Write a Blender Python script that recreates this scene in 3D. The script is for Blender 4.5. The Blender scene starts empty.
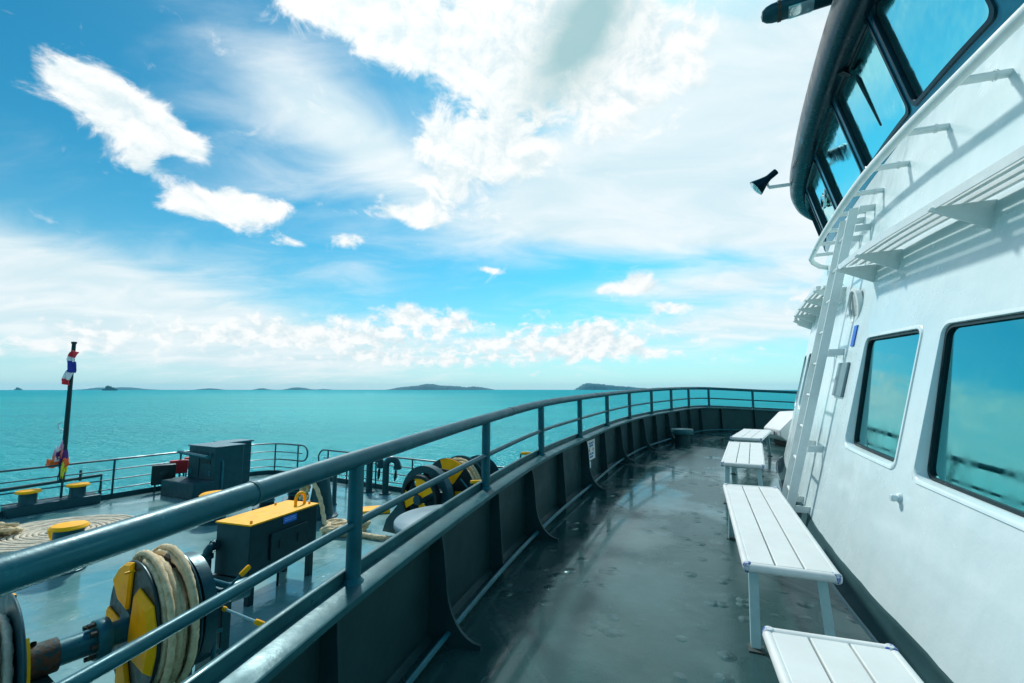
import bpy, bmesh, math, random, bisect
from mathutils import Vector, Matrix
random.seed(7)
R = math.radians
scene = bpy.context.scene
col = scene.collection

# ------------------------------------------------------------------ materials
def new_mat(name):
    m = bpy.data.materials.new(name); m.use_nodes = True
    nt = m.node_tree
    return m, nt, nt.nodes['Principled BSDF']

def paint(name, c, rough=.35, var=.25, scale=6., bump=.12, bscale=60., wear=None, wear_amt=.0, wear_scale=9., coat=0., rvar=.12, metallic=0., bdist=.004, spec=.5):
    """painted steel: brush/roller texture, uneven gloss, chips of another colour"""
    m, nt, b = new_mat(name); N = nt.nodes; L = nt.links
    tc = N.new('ShaderNodeTexCoord')
    n1 = N.new('ShaderNodeTexNoise'); n1.inputs['Scale'].default_value = scale; n1.inputs['Detail'].default_value = 8; n1.inputs['Roughness'].default_value = .65
    L.new(tc.outputs['Object'], n1.inputs['Vector'])
    mr = N.new('ShaderNodeMapRange'); mr.inputs[1].default_value = .3; mr.inputs[2].default_value = .7
    mr.inputs[3].default_value = 1 - var; mr.inputs[4].default_value = 1 + var
    L.new(n1.outputs['Fac'], mr.inputs[0])
    mul = N.new('ShaderNodeVectorMath'); mul.operation = 'SCALE'; mul.inputs[0].default_value = c[:3]
    L.new(mr.outputs[0], mul.inputs['Scale'])
    colout = mul.outputs[0]
    if wear:
        n2 = N.new('ShaderNodeTexNoise'); n2.inputs['Scale'].default_value = wear_scale; n2.inputs['Detail'].default_value = 10; n2.inputs['Roughness'].default_value = .7
        L.new(tc.outputs['Object'], n2.inputs['Vector'])
        cr = N.new('ShaderNodeMapRange'); cr.inputs[1].default_value = .68 - wear_amt; cr.inputs[2].default_value = .72 - wear_amt
        L.new(n2.outputs['Fac'], cr.inputs[0])
        mx = N.new('ShaderNodeMix'); mx.data_type = 'RGBA'
        L.new(cr.outputs[0], mx.inputs[0]); L.new(colout, mx.inputs[6]); mx.inputs[7].default_value = (*wear, 1)
        colout = mx.outputs[2]
    L.new(colout, b.inputs['Base Color'])
    rr = N.new('ShaderNodeMapRange'); rr.inputs[1].default_value = .3; rr.inputs[2].default_value = .7
    rr.inputs[3].default_value = max(.02, rough - rvar); rr.inputs[4].default_value = rough + rvar
    n3 = N.new('ShaderNodeTexNoise'); n3.inputs['Scale'].default_value = scale * 1.7; n3.inputs['Detail'].default_value = 6
    L.new(tc.outputs['Object'], n3.inputs['Vector']); L.new(n3.outputs['Fac'], rr.inputs[0]); L.new(rr.outputs[0], b.inputs['Roughness'])
    nb = N.new('ShaderNodeTexNoise'); nb.inputs['Scale'].default_value = bscale; nb.inputs['Detail'].default_value = 5
    L.new(tc.outputs['Object'], nb.inputs['Vector'])
    bp = N.new('ShaderNodeBump'); bp.inputs['Strength'].default_value = bump; bp.inputs['Distance'].default_value = bdist
    L.new(nb.outputs['Fac'], bp.inputs['Height']); L.new(bp.outputs[0], b.inputs['Normal'])
    b.inputs['Specular IOR Level'].default_value = spec
    if max(c[:3]) < .25: b.inputs['Specular Tint'].default_value = (.30, .88, 1., 1)     # tints reflections teal, a graded look put into the dark paints
    b.inputs['Coat Weight'].default_value = coat; b.inputs['Metallic'].default_value = metallic
    return m

M = {}
M['rail'] = paint('rail_paint', (.003, .070, .094), .42, .3, 7, .25, 45, wear=(.022, .13, .15), wear_amt=.07, wear_scale=7, rvar=.1)
M['bulwark'] = paint('bulwark_paint', (.012, .040, .044), .5, .25, 2.5, .2, 25, spec=.3, wear=(.028, .062, .067), wear_amt=.02, wear_scale=3)
M['cap'] = paint('cap_paint', (.016, .085, .098), .38, .35, 5, .3, 20, spec=.3, wear=(.12, .2, .2), wear_amt=.05, wear_scale=5)
M['gear'] = paint('gear_paint', (.009, .046, .058), .4, .3, 5, .3, 30, wear=(.05, .035, .02), wear_amt=.0, wear_scale=10)
M['gearlite'] = paint('gear_paint_lighter', (.012, .105, .135), .36, .3, 5, .25, 30, wear=(.1, .06, .03), wear_amt=.0, wear_scale=12)
M['cabinet'] = paint('cabinet_paint', (.007, .025, .031), .45, .2, 4, .1, 60)
M['yellow'] = paint('yellow_paint', (1., .46, .0), .5,   .15, 6, .25, 40, wear=(.16, .09, .02), wear_amt=-.03, wear_scale=14, spec=.2)
M['black'] = paint('black_paint', (.008, .011, .013), .4, .3, 6, .2, 40)
M['rust'] = paint('rusty_iron', (.075, .042, .024), .75, .5, 22, .6, 60, wear=(.012, .05, .06), wear_amt=.16, wear_scale=20)
M['red'] = paint('red_paint', (.55, .012, .02), .4, .15, 6, .1, 40)
M['blue'] = paint('blue_plate', (.015, .16, .62), .4, .08, 6, .05, 40)
M['bluecap'] = paint('blue_plastic', (.03, .10, .38), .4, .2, 30, .1, 60, wear=(.6, .66, .66), wear_amt=.20, wear_scale=30)
M['bench'] = paint('bench_white', (.66, .70, .68), .42, .06, 5, .1, 50, wear=(.46, .47, .42), wear_amt=.0, wear_scale=8)
M['leg'] = paint('bench_leg_paint', (.36, .56, .58), .4, .1, 8, .15, 50, wear=(.2, .12, .06), wear_amt=-.02, wear_scale=16)
M['white'] = paint('white_fittings', (.74, .80, .78), .35, .08, 5, .2, 40, wear=(.40, .30, .18), wear_amt=-.06, wear_scale=10)
M['navy'] = paint('navy_gloss', (.002, .016, .026), .3, .3, 5, .3, 14, rvar=.08, spec=.28)
M['teal'] = paint('teal_gloss', (.004, .12, .19), .18, .25, 5, .3, 14, rvar=.06)
M['rubber'] = paint('rubber_gasket', (.01, .014, .016), .5, .2, 10, .1, 60)
M['grey'] = paint('grey_light_paint', (.15, .25, .275), .34, .05, 3, .08, 30, rvar=.05)
M['mesh'] = paint('vent_mesh', (.36, .42, .4), .6, .5, 60, .5, 120)
M['chrome'] = paint('lamp_metal', (.55, .6, .6), .18, .1, 6, .1, 40, metallic=1)
M['text_blue'] = paint('sign_blue', (.03, .13, .42), .5, .1)
M['text_red'] = paint('sign_red', (.6, .03, .03), .5, .1)
M['paleblue'] = paint('label_pale', (.25, .45, .85), .5, .1)
M['orange'] = paint('orange_cloth', (.95, .17, .03), .8, .15, 20, .3, 60)
M['lime'] = paint('lime_cloth', (.75, .8, .05), .8, .15, 20, .3, 60)
M['pink'] = paint('pink_cloth', (.75, .35, .5), .8, .15, 20, .3, 60)
M['purple'] = paint('purple_cloth', (.09, .02, .16), .8, .15, 20, .3, 60)
M['fred'] = paint('flag_red', (.72, .03, .05), .75, .1, 20, .2, 60)
M['fwhite'] = paint('flag_white', (.8, .8, .8), .75, .1, 20, .2, 60)
M['fblue'] = paint('flag_blue', (.02, .04, .33), .75, .1, 20, .2, 60)
M['lens'] = paint('lamp_glass', (.7, .78, .78), .05, .05, 6, .0, 40, metallic=.6)

def wall_mat():
    """thick white marine paint over plate that is not quite flat"""
    m, nt, b = new_mat('deckhouse_paint'); N = nt.nodes; L = nt.links
    tc = N.new('ShaderNodeTexCoord')
    def noise(s, d=6, r=.55, vec=None):
        n = N.new('ShaderNodeTexNoise'); n.inputs['Scale'].default_value = s; n.inputs['Detail'].default_value = d; n.inputs['Roughness'].default_value = r
        L.new(vec or tc.outputs['Object'], n.inputs['Vector']); return n.outputs['Fac']
    mp = N.new('ShaderNodeMapping'); mp.inputs['Scale'].default_value = (3, 3, .5); L.new(tc.outputs['Object'], mp.inputs[0])
    streak = noise(2.2, 6, .6, mp.outputs[0])
    ramp = N.new('ShaderNodeValToRGB'); e = ramp.color_ramp.elements
    e[0].position = .2; e[0].color = (.57, .725, .735, 1); e[1].position = .75; e[1].color = (.66, .79, .795, 1)
    L.new(streak, ramp.inputs[0])
    # rust blots
    nr = noise(5.5, 9, .7); cr = N.new('ShaderNodeMapRange'); cr.inputs[1].default_value = .735; cr.inputs[2].default_value = .80
    L.new(nr, cr.inputs[0])
    mx = N.new('ShaderNodeMix'); mx.data_type = 'RGBA'; L.new(cr.outputs[0], mx.inputs[0]); L.new(ramp.outputs[0], mx.inputs[6]); mx.inputs[7].default_value = (.45, .33, .2, 1)
    L.new(mx.outputs[2], b.inputs['Base Color'])
    rr = N.new('ShaderNodeMapRange'); rr.inputs[1].default_value = .3; rr.inputs[2].default_value = .7; rr.inputs[3].default_value = .12; rr.inputs[4].default_value = .32
    L.new(noise(3, 5), rr.inputs[0]); L.new(rr.outputs[0], b.inputs['Roughness'])
    b1 = N.new('ShaderNodeBump'); b1.inputs['Strength'].default_value = .5; b1.inputs['Distance'].default_value = .03; L.new(noise(2.6, 2), b1.inputs['Height'])
    b2 = N.new('ShaderNodeBump'); b2.inputs['Strength'].default_value = .22; b2.inputs['Distance'].default_value = .004; L.new(noise(30, 3), b2.inputs['Height']); L.new(b1.outputs[0], b2.inputs['Normal'])
    L.new(b2.outputs[0], b.inputs['Normal'])
    return m
M['wall'] = wall_mat()

def deck_mat(name, dark, light, wet, dry, seam_ang, seam_scale, blister=.5):
    m, nt, b = new_mat(name); N = nt.nodes; L = nt.links
    tc = N.new('ShaderNodeTexCoord')
    def noise(s, d=6, r=.55, vec=None):
        n = N.new('ShaderNodeTexNoise'); n.inputs['Scale'].default_value = s; n.inputs['Detail'].default_value = d; n.inputs['Roughness'].default_value = r
        L.new(vec or tc.outputs['Object'], n.inputs['Vector']); return n.outputs['Fac']
    def rng(src, a, c, lo=0., hi=1.):
        q = N.new('ShaderNodeMapRange'); q.inputs[1].default_value = a; q.inputs[2].default_value = c; q.inputs[3].default_value = lo; q.inputs[4].default_value = hi
        L.new(src, q.inputs[0]); return q.outputs[0]
    def mth(op, a, c):
        q = N.new('ShaderNodeMath'); q.operation = op
        for i, v in enumerate((a, c)):
            if isinstance(v, (int, float)): q.inputs[i].default_value = v
            else: L.new(v, q.inputs[i])
        return q.outputs[0]
    base = noise(1.1, 9, .65)
    ramp = N.new('ShaderNodeValToRGB'); e = ramp.color_ramp.elements
    e[0].position = .35; e[0].color = (*dark, 1); e[1].position = .68; e[1].color = (*light, 1)
    L.new(base, ramp.inputs[0])
    scuff = rng(noise(7, 10, .75), .60, .72)
    mx = N.new('ShaderNodeMix'); mx.data_type = 'RGBA'; L.new(mth('MULTIPLY', scuff, .55), mx.inputs[0]); L.new(ramp.outputs[0], mx.inputs[6])
    mx.inputs[7].default_value = (light[0] * 1.9, light[1] * 1.8, light[2] * 1.75, 1)
    L.new(mx.outputs[2], b.inputs['Base Color'])
    pud = noise(.9, 5, .55)
    pm = rng(pud, .44, .57, wet, dry); L.new(pm, b.inputs['Roughness'])
    b.inputs['Coat Weight'].default_value = .0; L.new(rng(pud, .57, .44, .0, .55), b.inputs['Coat Weight']); b.inputs['Coat Roughness'].default_value = .06; b.inputs['Coat IOR'].default_value = 1.4
    b.inputs['Specular IOR Level'].default_value = .5; b.inputs['Specular Tint'].default_value = (.32, .88, .92, 1); b.inputs['Coat Tint'].default_value = (.72, 1, 1, 1)
    # seams between deck plates
    mp = N.new('ShaderNodeMapping'); mp.inputs['Rotation'].default_value = (0, 0, seam_ang); L.new(tc.outputs['Object'], mp.inputs[0])
    wv = N.new('ShaderNodeTexWave'); wv.inputs['Scale'].default_value = seam_scale; wv.inputs['Distortion'].default_value = .25; wv.inputs['Detail'].default_value = 3; wv.inputs['Detail Scale'].default_value = 3
    L.new(mp.outputs[0], wv.inputs[0])
    seam = rng(wv.outputs['Fac'], .996, 1.)
    # blisters in the paint
    vo = N.new('ShaderNodeTexVoronoi'); vo.inputs['Scale'].default_value = 7; L.new(tc.outputs['Object'], vo.inputs['Vector'])
    blob = rng(vo.outputs['Distance'], .34, .05)
    gate = rng(noise(1.6, 4), .48, .60)
    ripple = noise(24, 4, .6)
    bl = mth('MULTIPLY', mth('MULTIPLY', blob, gate), mth('ADD', ripple, .3))
    h = mth('ADD', mth('ADD', mth('MULTIPLY', mth('MULTIPLY', seam, noise(9, 5, .7)), .28), mth('MULTIPLY', bl, blister)), mth('MULTIPLY', noise(2.3, 3), .6))
    b1 = N.new('ShaderNodeBump'); b1.inputs['Strength'].default_value = .55; b1.inputs['Distance'].default_value = .03; L.new(h, b1.inputs['Height'])
    b2 = N.new('ShaderNodeBump'); b2.inputs['Strength'].default_value = .22; b2.inputs['Distance'].default_value = .004; L.new(noise(55, 5, .6), b2.inputs['Height']); L.new(b1.outputs[0], b2.inputs['Normal'])
    L.new(b2.outputs[0], b.inputs['Normal'])
    return m
M['deck'] = deck_mat('upper_deck_paint', (.016, .045, .046), (.036, .080, .081), .07, .30, R(-22), .16, .9)
M['foredeck'] = deck_mat('foredeck_paint', (.115, .245, .25), (.19, .33, .33), .07, .26, R(26), .12, .35)

def glass_mat(name, c, rough=.03, warp=.15):
    """tinted reflective film on the panes"""
    m, nt, b = new_mat(name); N = nt.nodes; L = nt.links
    b.inputs['Base Color'].default_value = (*c, 1); b.inputs['Metallic'].default_value = 1; b.inputs['Roughness'].default_value = rough
    tc = N.new('ShaderNodeTexCoord'); n = N.new('ShaderNodeTexNoise'); n.inputs['Scale'].default_value = 2.5; n.inputs['Detail'].default_value = 3
    L.new(tc.outputs['Object'], n.inputs['Vector'])
    bp = N.new('ShaderNodeBump'); bp.inputs['Strength'].default_value = warp; bp.inputs['Distance'].default_value = .01
    L.new(n.outputs['Fac'], bp.inputs['Height']); L.new(bp.outputs[0], b.inputs['Normal'])
    # salt film
    n2 = N.new('ShaderNodeTexNoise'); n2.inputs['Scale'].default_value = 9; n2.inputs['Detail'].default_value = 9; L.new(tc.outputs['Object'], n2.inputs['Vector'])
    mr = N.new('ShaderNodeMapRange'); mr.inputs[1].default_value = .35; mr.inputs[2].default_value = .75; mr.inputs[3].default_value = rough; mr.inputs[4].default_value = rough + .12
    L.new(n2.outputs['Fac'], mr.inputs[0]); L.new(mr.outputs[0], b.inputs['Roughness'])
    return m
M['pane'] = glass_mat('tinted_pane', (.10, .46, .47), .03, .05)
M['bridgepane'] = glass_mat('bridge_pane', (.32, .80, .80), .05, .5)

def rope_mat(name, a, c):
    m, nt, b = new_mat(name); N = nt.nodes; L = nt.links
    tc = N.new('ShaderNodeTexCoord')
    n = N.new('ShaderNodeTexNoise'); n.inputs['Scale'].default_value = 14; n.inputs['Detail'].default_value = 10; n.inputs['Roughness'].default_value = .75
    L.new(tc.outputs['Object'], n.inputs['Vector'])
    r = N.new('ShaderNodeValToRGB'); r.color_ramp.elements[0].position = .35; r.color_ramp.elements[0].color = (*a, 1); r.color_ramp.elements[1].position = .65; r.color_ramp.elements[1].color = (*c, 1)
    L.new(n.outputs['Fac'], r.inputs[0]); L.new(r.outputs[0], b.inputs['Base Color']); b.inputs['Roughness'].default_value = .9
    n2 = N.new('ShaderNodeTexNoise'); n2.inputs['Scale'].default_value = 160; n2.inputs['Detail'].default_value = 4; L.new(tc.outputs['Object'], n2.inputs['Vector'])
    bp = N.new('ShaderNodeBump'); bp.inputs['Strength'].default_value = .7; bp.inputs['Distance'].default_value = .006; L.new(n2.outputs['Fac'], bp.inputs['Height']); L.new(bp.outputs[0], b.inputs['Normal'])
    return m
M['rope'] = rope_mat('manila_rope', (.50, .37, .19), (.80, .67, .43))
M['ropepale'] = rope_mat('pale_rope', (.50, .44, .32), (.72, .66, .52))

def sea_mat():
    m, nt, b = new_mat('sea_water'); N = nt.nodes; L = nt.links
    tc = N.new('ShaderNodeTexCoord')
    def noise(s, d=4, r=.55, sc=(1, 1, 1), rot=0):
        mp = N.new('ShaderNodeMapping'); mp.inputs['Scale'].default_value = sc; mp.inputs['Rotation'].default_value = (0, 0, rot); L.new(tc.outputs['Object'], mp.inputs[0])
        n = N.new('ShaderNodeTexNoise'); n.inputs['Scale'].default_value = s; n.inputs['Detail'].default_value = d; n.inputs['Roughness'].default_value = r
        L.new(mp.outputs[0], n.inputs['Vector']); return n.outputs['Fac']
    r = N.new('ShaderNodeValToRGB'); e = r.color_ramp.elements
    e[0].position = .3; e[0].color = (.000, .22, .268, 1); e[1].position = .7; e[1].color = (.000, .35, .385, 1)
    L.new(noise(.006, 10, .68, (1, 3., 1), .4), r.inputs[0]); N.remove(b); o = N['Material Output']
    df = N.new('ShaderNodeBsdfDiffuse'); gl = N.new('ShaderNodeBsdfGlossy'); gl.inputs['Roughness'].default_value = .22; gl.inputs['Color'].default_value = (.55, 1, 1, 1); mx = N.new('ShaderNodeMixShader'); mx.inputs[0].default_value = .10
    L.new(r.outputs[0], df.inputs['Color']); L.new(df.outputs[0], mx.inputs[1]); L.new(gl.outputs[0], mx.inputs[2]); L.new(mx.outputs[0], o.inputs['Surface'])
    b1 = N.new('ShaderNodeBump'); b1.inputs['Strength'].default_value = 1; b1.inputs['Distance'].default_value = 1.3; L.new(noise(.22, 8, .62, (1, 1.9, 1), .5), b1.inputs['Height'])
    b2 = N.new('ShaderNodeBump'); b2.inputs['Strength'].default_value = .8; b2.inputs['Distance'].default_value = .25; L.new(noise(1.7, 5, .6, (1, 1.4, 1), -.3), b2.inputs['Height']); L.new(b1.outputs[0], b2.inputs['Normal'])
    L.new(b2.outputs[0], df.inputs['Normal']); L.new(b2.outputs[0], gl.inputs['Normal'])
    return m
M['sea'] = sea_mat()
M['foot'] = paint('bench_foot', (.05, .055, .05), .6, .4, 20, .3, 50, wear=(.12, .07, .04), wear_amt=.1, wear_scale=25)
M['hazy_forest'] = paint('island_hazy_forest', (.006, .065, .092), .9, .5, .02, .3, .05)  # blue of the distant haze mixed into the forest's base colour

# ------------------------------------------------------------------ mesh builder
ORG = {}
class MB:
    def __init__(s): s.v = []; s.f = []
    def add(s, vs, fs):
        o = len(s.v); s.v += [tuple(p) for p in vs]; s.f += [tuple(i + o for i in f) for f in fs]; return s
    def box(s, c, size, rot=None):
        hx, hy, hz = size[0] / 2, size[1] / 2, size[2] / 2
        P = [Vector((x, y, z)) for z in (-hz, hz) for y in (-hy, hy) for x in (-hx, hx)]
        if rot is not None: P = [rot @ p for p in P]
        c = Vector(c)
        return s.add([p + c for p in P], [(0, 2, 3, 1), (4, 5, 7, 6), (0, 1, 5, 4), (1, 3, 7, 5), (3, 2, 6, 7), (2, 0, 4, 6)])
    def tube(s, path, r, n=12, closed=False, lobes=0, twist=0., depth=.25, caps=True):
        P = [Vector(p) for p in path]; k = len(P); rings = []
        t0 = (P[1] - P[0]).normalized()
        up = Vector((0, 0, 1)) if abs(t0.z) < .9 else Vector((1, 0, 0))
        nrm = (up - t0 * up.dot(t0)).normalized(); run = 0.
        vs = []
        for i in range(k):
            if closed: t = (P[(i + 1) % k] - P[i - 1]).normalized()
            elif i == 0: t = t0
            elif i == k - 1: t = (P[-1] - P[-2]).normalized()
            else:
                t = (P[i + 1] - P[i - 1])
                t = t.normalized() if t.length > 1e-9 else t0
            nrm = (nrm - t * nrm.dot(t)).normalized(); bi = t.cross(nrm)
            if i: run += (P[i] - P[i - 1]).length
            rr = r[i] if isinstance(r, (list, tuple)) else r
            for j in range(n):
                a = 2 * math.pi * j / n
                q = rr * (1 + depth * (math.cos(lobes * a + twist * run) - .3)) if lobes else rr
                vs.append(P[i] + (nrm * math.cos(a) + bi * math.sin(a)) * q)
        fs = []
        for i in range(k if closed else k - 1):
            i2 = (i + 1) % k
            for j in range(n):
                fs.append((i * n + j, i * n + (j + 1) % n, i2 * n + (j + 1) % n, i2 * n + j))
        if not closed and caps:
            fs.append(tuple(range(n - 1, -1, -1))); fs.append(tuple((k - 1) * n + j for j in range(n)))
        return s.add(vs, fs)
    def lathe(s, prof, c=(0, 0, 0), axis=(0, 0, 1), n=32, a0=0., a1=2 * math.pi):
        """prof = [(radius, along)]; closed ring unless a partial sweep"""
        ax = Vector(axis).normalized(); u = ax.orthogonal().normalized()
        if abs(ax.z) < .9: u = (Vector((0, 0, 1)) - ax * ax.z).normalized()
        w = ax.cross(u); c = Vector(c); full = abs(a1 - a0) > 6.28
        m = n if full else n + 1; vs = []
        for (r, h) in prof:
            for j in range(m):
                a = a0 + (a1 - a0) * j / n
                vs.append(c + ax * h + (u * math.cos(a) + w * math.sin(a)) * max(r, 1e-4))
        fs = []
        for i in range(len(prof) - 1):
            for j in range(n):
                j2 = (j + 1) % m
                fs.append((i * m + j, i * m + j2, (i + 1) * m + j2, (i + 1) * m + j))
        return s.add(vs, fs)
    def prism(s, poly, d):
        d = Vector(d); k = len(poly); P = [Vector(p) for p in poly]
        return s.add(P + [p + d for p in P], [tuple(range(k - 1, -1, -1)), tuple(range(k, 2 * k))] + [(i, (i + 1) % k, (i + 1) % k + k, i + k) for i in range(k)])
    def sweep(s, rows, closed_prof=True, caps=True):
        """rows: list of equal-length point lists"""
        n = len(rows[0]); vs = [p for r in rows for p in r]; fs = []
        for i in range(len(rows) - 1):
            for j in range(n if closed_prof else n - 1):
                j2 = (j + 1) % n
                fs.append((i * n + j, i * n + j2, (i + 1) * n + j2, (i + 1) * n + j))
        if closed_prof and caps:
            fs.append(tuple(range(n - 1, -1, -1))); fs.append(tuple((len(rows) - 1) * n + j for j in range(n)))
        return s.add(vs, fs)
    def build(s, name, mat, parent=None, smooth=40, bevel=0., local=False):
        root = ORG.get(parent.name, Vector((0, 0, 0))) if parent and not local else Vector((0, 0, 0))
        me = bpy.data.meshes.new(name)
        me.from_pydata([tuple(Vector(p) - root) for p in s.v], [], s.f); me.update()
        bm = bmesh.new(); bm.from_mesh(me); bmesh.ops.recalc_face_normals(bm, faces=bm.faces); bm.to_mesh(me); bm.free()
        if smooth:
            for p in me.polygons: p.use_smooth = True
            me.set_sharp_from_angle(angle=R(smooth))
        me.materials.append(M[mat] if isinstance(mat, str) else mat)
        o = bpy.data.objects.new(name, me); col.objects.link(o)
        if parent: o.parent = parent
        ORG[o.name] = root.copy()
        if bevel:
            b = o.modifiers.new('bevel', 'BEVEL'); b.width = bevel; b.segments = 2; b.limit_method = 'ANGLE'; b.angle_limit = R(40)
        return o

def tag(o, label=None, cat=None, group=None, kind=None):
    if label: o['label'] = label
    if cat: o['category'] = cat
    if group: o['group'] = group
    if kind: o['kind'] = kind
    return o
def thing(name, loc, label, cat, group=None):
    o = bpy.data.objects.new(name, None); o.empty_display_size = .1; o.location = loc; col.objects.link(o)
    ORG[o.name] = Vector(loc)
    return tag(o, label, cat, group)
def copy_tree(o, parent=None):
    c = o.copy(); col.objects.link(c)
    if parent: c.parent = parent
    for ch in list(o.children): copy_tree(ch, c)
    return c
def rotz(a): return Matrix.Rotation(a, 3, 'Z')

# ------------------------------------------------------------------ curves of the ship's plan
def dense(P, n=24):
    ext = [tuple(2 * a - b for a, b in zip(P[0], P[1]))] + list(P) + [tuple(2 * a - b for a, b in zip(P[-1], P[-2]))]
    out = []
    for i in range(1, len(ext) - 2):
        p0, p1, p2, p3 = ext[i - 1:i + 3]
        for k in range(n):
            t = k / n
            out.append(tuple(.5 * (2 * b + (c - a) * t + (2 * a - 5 * b + 4 * c - d) * t * t + (3 * b - a - 3 * c + d) * t ** 3) for a, b, c, d in zip(p0, p1, p2, p3)))
    out.append(tuple(P[-1])); return out
class Curve:
    def __init__(s, P):
        s.p = dense(P); s.L = [0]
        for a, b in zip(s.p, s.p[1:]): s.L.append(s.L[-1] + math.hypot(b[0] - a[0], b[1] - a[1]))
        s.len = s.L[-1]
    def at(s, l):
        i = max(1, min(len(s.L) - 1, bisect.bisect(s.L, l)))
        t = (l - s.L[i - 1]) / (s.L[i] - s.L[i - 1]); a, b = s.p[i - 1], s.p[i]
        return tuple(u + (v - u) * t for u, v in zip(a, b))
    def tan(s, l):
        a = s.at(max(0, l - .15)); b = s.at(min(s.len, l + .15)); d = math.hypot(b[0] - a[0], b[1] - a[1])
        return ((b[0] - a[0]) / d, (b[1] - a[1]) / d)
    def l_of(s, x, y):
        i = min(range(len(s.p)), key=lambda k: (s.p[k][0] - x) ** 2 + (s.p[k][1] - y) ** 2)
        return s.L[i]
def frange(a, b, d):
    n = max(1, int(round((b - a) / d))); return [a + (b - a) * i / n for i in range(n + 1)]

WALL = Curve([(.24, -3), (1.19, 0), (1.92, 2.27), (2.26, 3.27), (2.7, 4.31), (3.6, 6.13), (4.56, 7.8), (5.55, 8.75), (6.9, 9.35), (8.7, 9.5), (11, 9.2)])
# rail: x, y, height of the rail's top axis
RAIL = Curve([(-1.95, -3, 1.05), (-1.17, 0, 1.13), (-.91, .95, 1.165), (-.66, 1.98, 1.205), (-.19, 3.39, 1.285), (.29, 4.59, 1.355), (.86, 5.84, 1.395), (1.50, 7.25, 1.425), (2.19, 8.56, 1.455), (2.95, 9.70, 1.487), (3.70, 10.66, 1.512), (4.50, 11.68, 1.528), (5.29, 12.33, 1.525), (6.52, 12.42, 1.47), (7.9, 12.25, 1.40), (10.5, 11.8, 1.25), (13, 11.2, 1.1)])
def zd(x, y): return .04 + .05 * y - .0018 * y * y - .01 * max(0, x - 5) ** 2
LEAN = math.tan(R(13.5)); ZT = 3.37; FLARE = math.tan(R(14.5)); F = -1.55; SEA = -7.0

def WP(l, z, out=0.):
    """point on the leaning deckhouse front: l along the plan, z above the deck, out from the plating"""
    x, y = WALL.at(l)[:2]; t = WALL.tan(l); d = z * LEAN - out
    return Vector((x + t[1] * d, y - t[0] * d, zd(x, y) + z))
def HP(l, h, out=0.):
    """point on the outward-leaning wheelhouse front"""
    x, y = WALL.at(l)[:2]; t = WALL.tan(l); d = ZT * LEAN - h * FLARE - out
    return Vector((x + t[1] * d, y - t[0] * d, zd(x, y) + ZT + h))
def RP(l, off=0.):
    """plan point beside the rail (off > 0: inboard) with the rail height and the deck height"""
    x, y, z = RAIL.at(l); t = RAIL.tan(l)
    X, Y = x + t[1] * off, y - t[0] * off
    return X, Y, z, zd(X, Y)

# ------------------------------------------------------------------ setting: sea, decks, hull
mb = MB(); ring = [60, 300, 1500, 9000]; n = 64
mb.v.append((0, 0, SEA))
for r in ring:
    for k in range(n): mb.v.append((r * math.cos(2 * math.pi * k / n), r * math.sin(2 * math.pi * k / n), SEA))
for k in range(n): mb.f.append((0, 1 + k, 1 + (k + 1) % n))
for i in range(len(ring) - 1):
    for k in range(n):
        a = 1 + i * n; mb.f.append((a + k, a + n + k, a + n + (k + 1) % n, a + (k + 1) % n))
tag(mb.build('sea', 'sea', smooth=0), kind='structure')

mb = MB(); rows = []
NL = 160
for i in range(NL + 1):
    a = RAIL.at(RAIL.len * i / NL)[:2]; t = i / NL
    b = WALL.at(WALL.len * t)[:2]; tb = WALL.tan(WALL.len * t); b = (b[0] + tb[1] * .3, b[1] - tb[0] * .3)
    rows.append([(a[0] + (b[0] - a[0]) * k / 12, a[1] + (b[1] - a[1]) * k / 12, zd(a[0] + (b[0] - a[0]) * k / 12, a[1] + (b[1] - a[1]) * k / 12)) for k in range(13)])
mb.sweep(rows, closed_prof=False)
tag(mb.build('upper_deck', 'deck', smooth=60), kind='structure')

BOW = [(-17.5, -3.), (-16.6, 1.), (-14.9, 6.), (-13.4, 9.4), (-12.25, 11.6), (-11.25, 13.36), (-10.2, 15.3), (-9.35, 16.6), (-8.6, 17.0), (-7.4, 16.5), (-5.4, 15.35), (-3.9, 14.45), (-1.8, 13.2), (.1, 12.25), (2.2, 11.25), (4.1, 10.6)]
BOWC = Curve(BOW)
mb = MB()
edge = [BOWC.at(l)[:2] for l in frange(0, BOWC.len, .5)]
inner = [RAIL.at(l)[:2] for l in frange(0, RAIL.len * .72, .5)]
poly = [(x, y, F) for x, y in edge] + [(x + .05, y, F) for x, y in reversed(inner)]
mb.add(poly, [tuple(range(len(poly)))])
fd = mb.build('foredeck', 'foredeck', smooth=0)
tag(fd, kind='structure')

mb = MB()
mb.sweep([[(x, y, F - .01), (x, y, SEA - .8)] for x, y in edge], closed_prof=False)
mb.sweep([[(RAIL.at(l)[0], RAIL.at(l)[1], zd(*RAIL.at(l)[:2]) - .004), (RAIL.at(l)[0], RAIL.at(l)[1], SEA - .8)] for l in frange(0, RAIL.len, .4)], closed_prof=False)
tag(mb.build('hull', 'gear', smooth=40), kind='structure')

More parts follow.
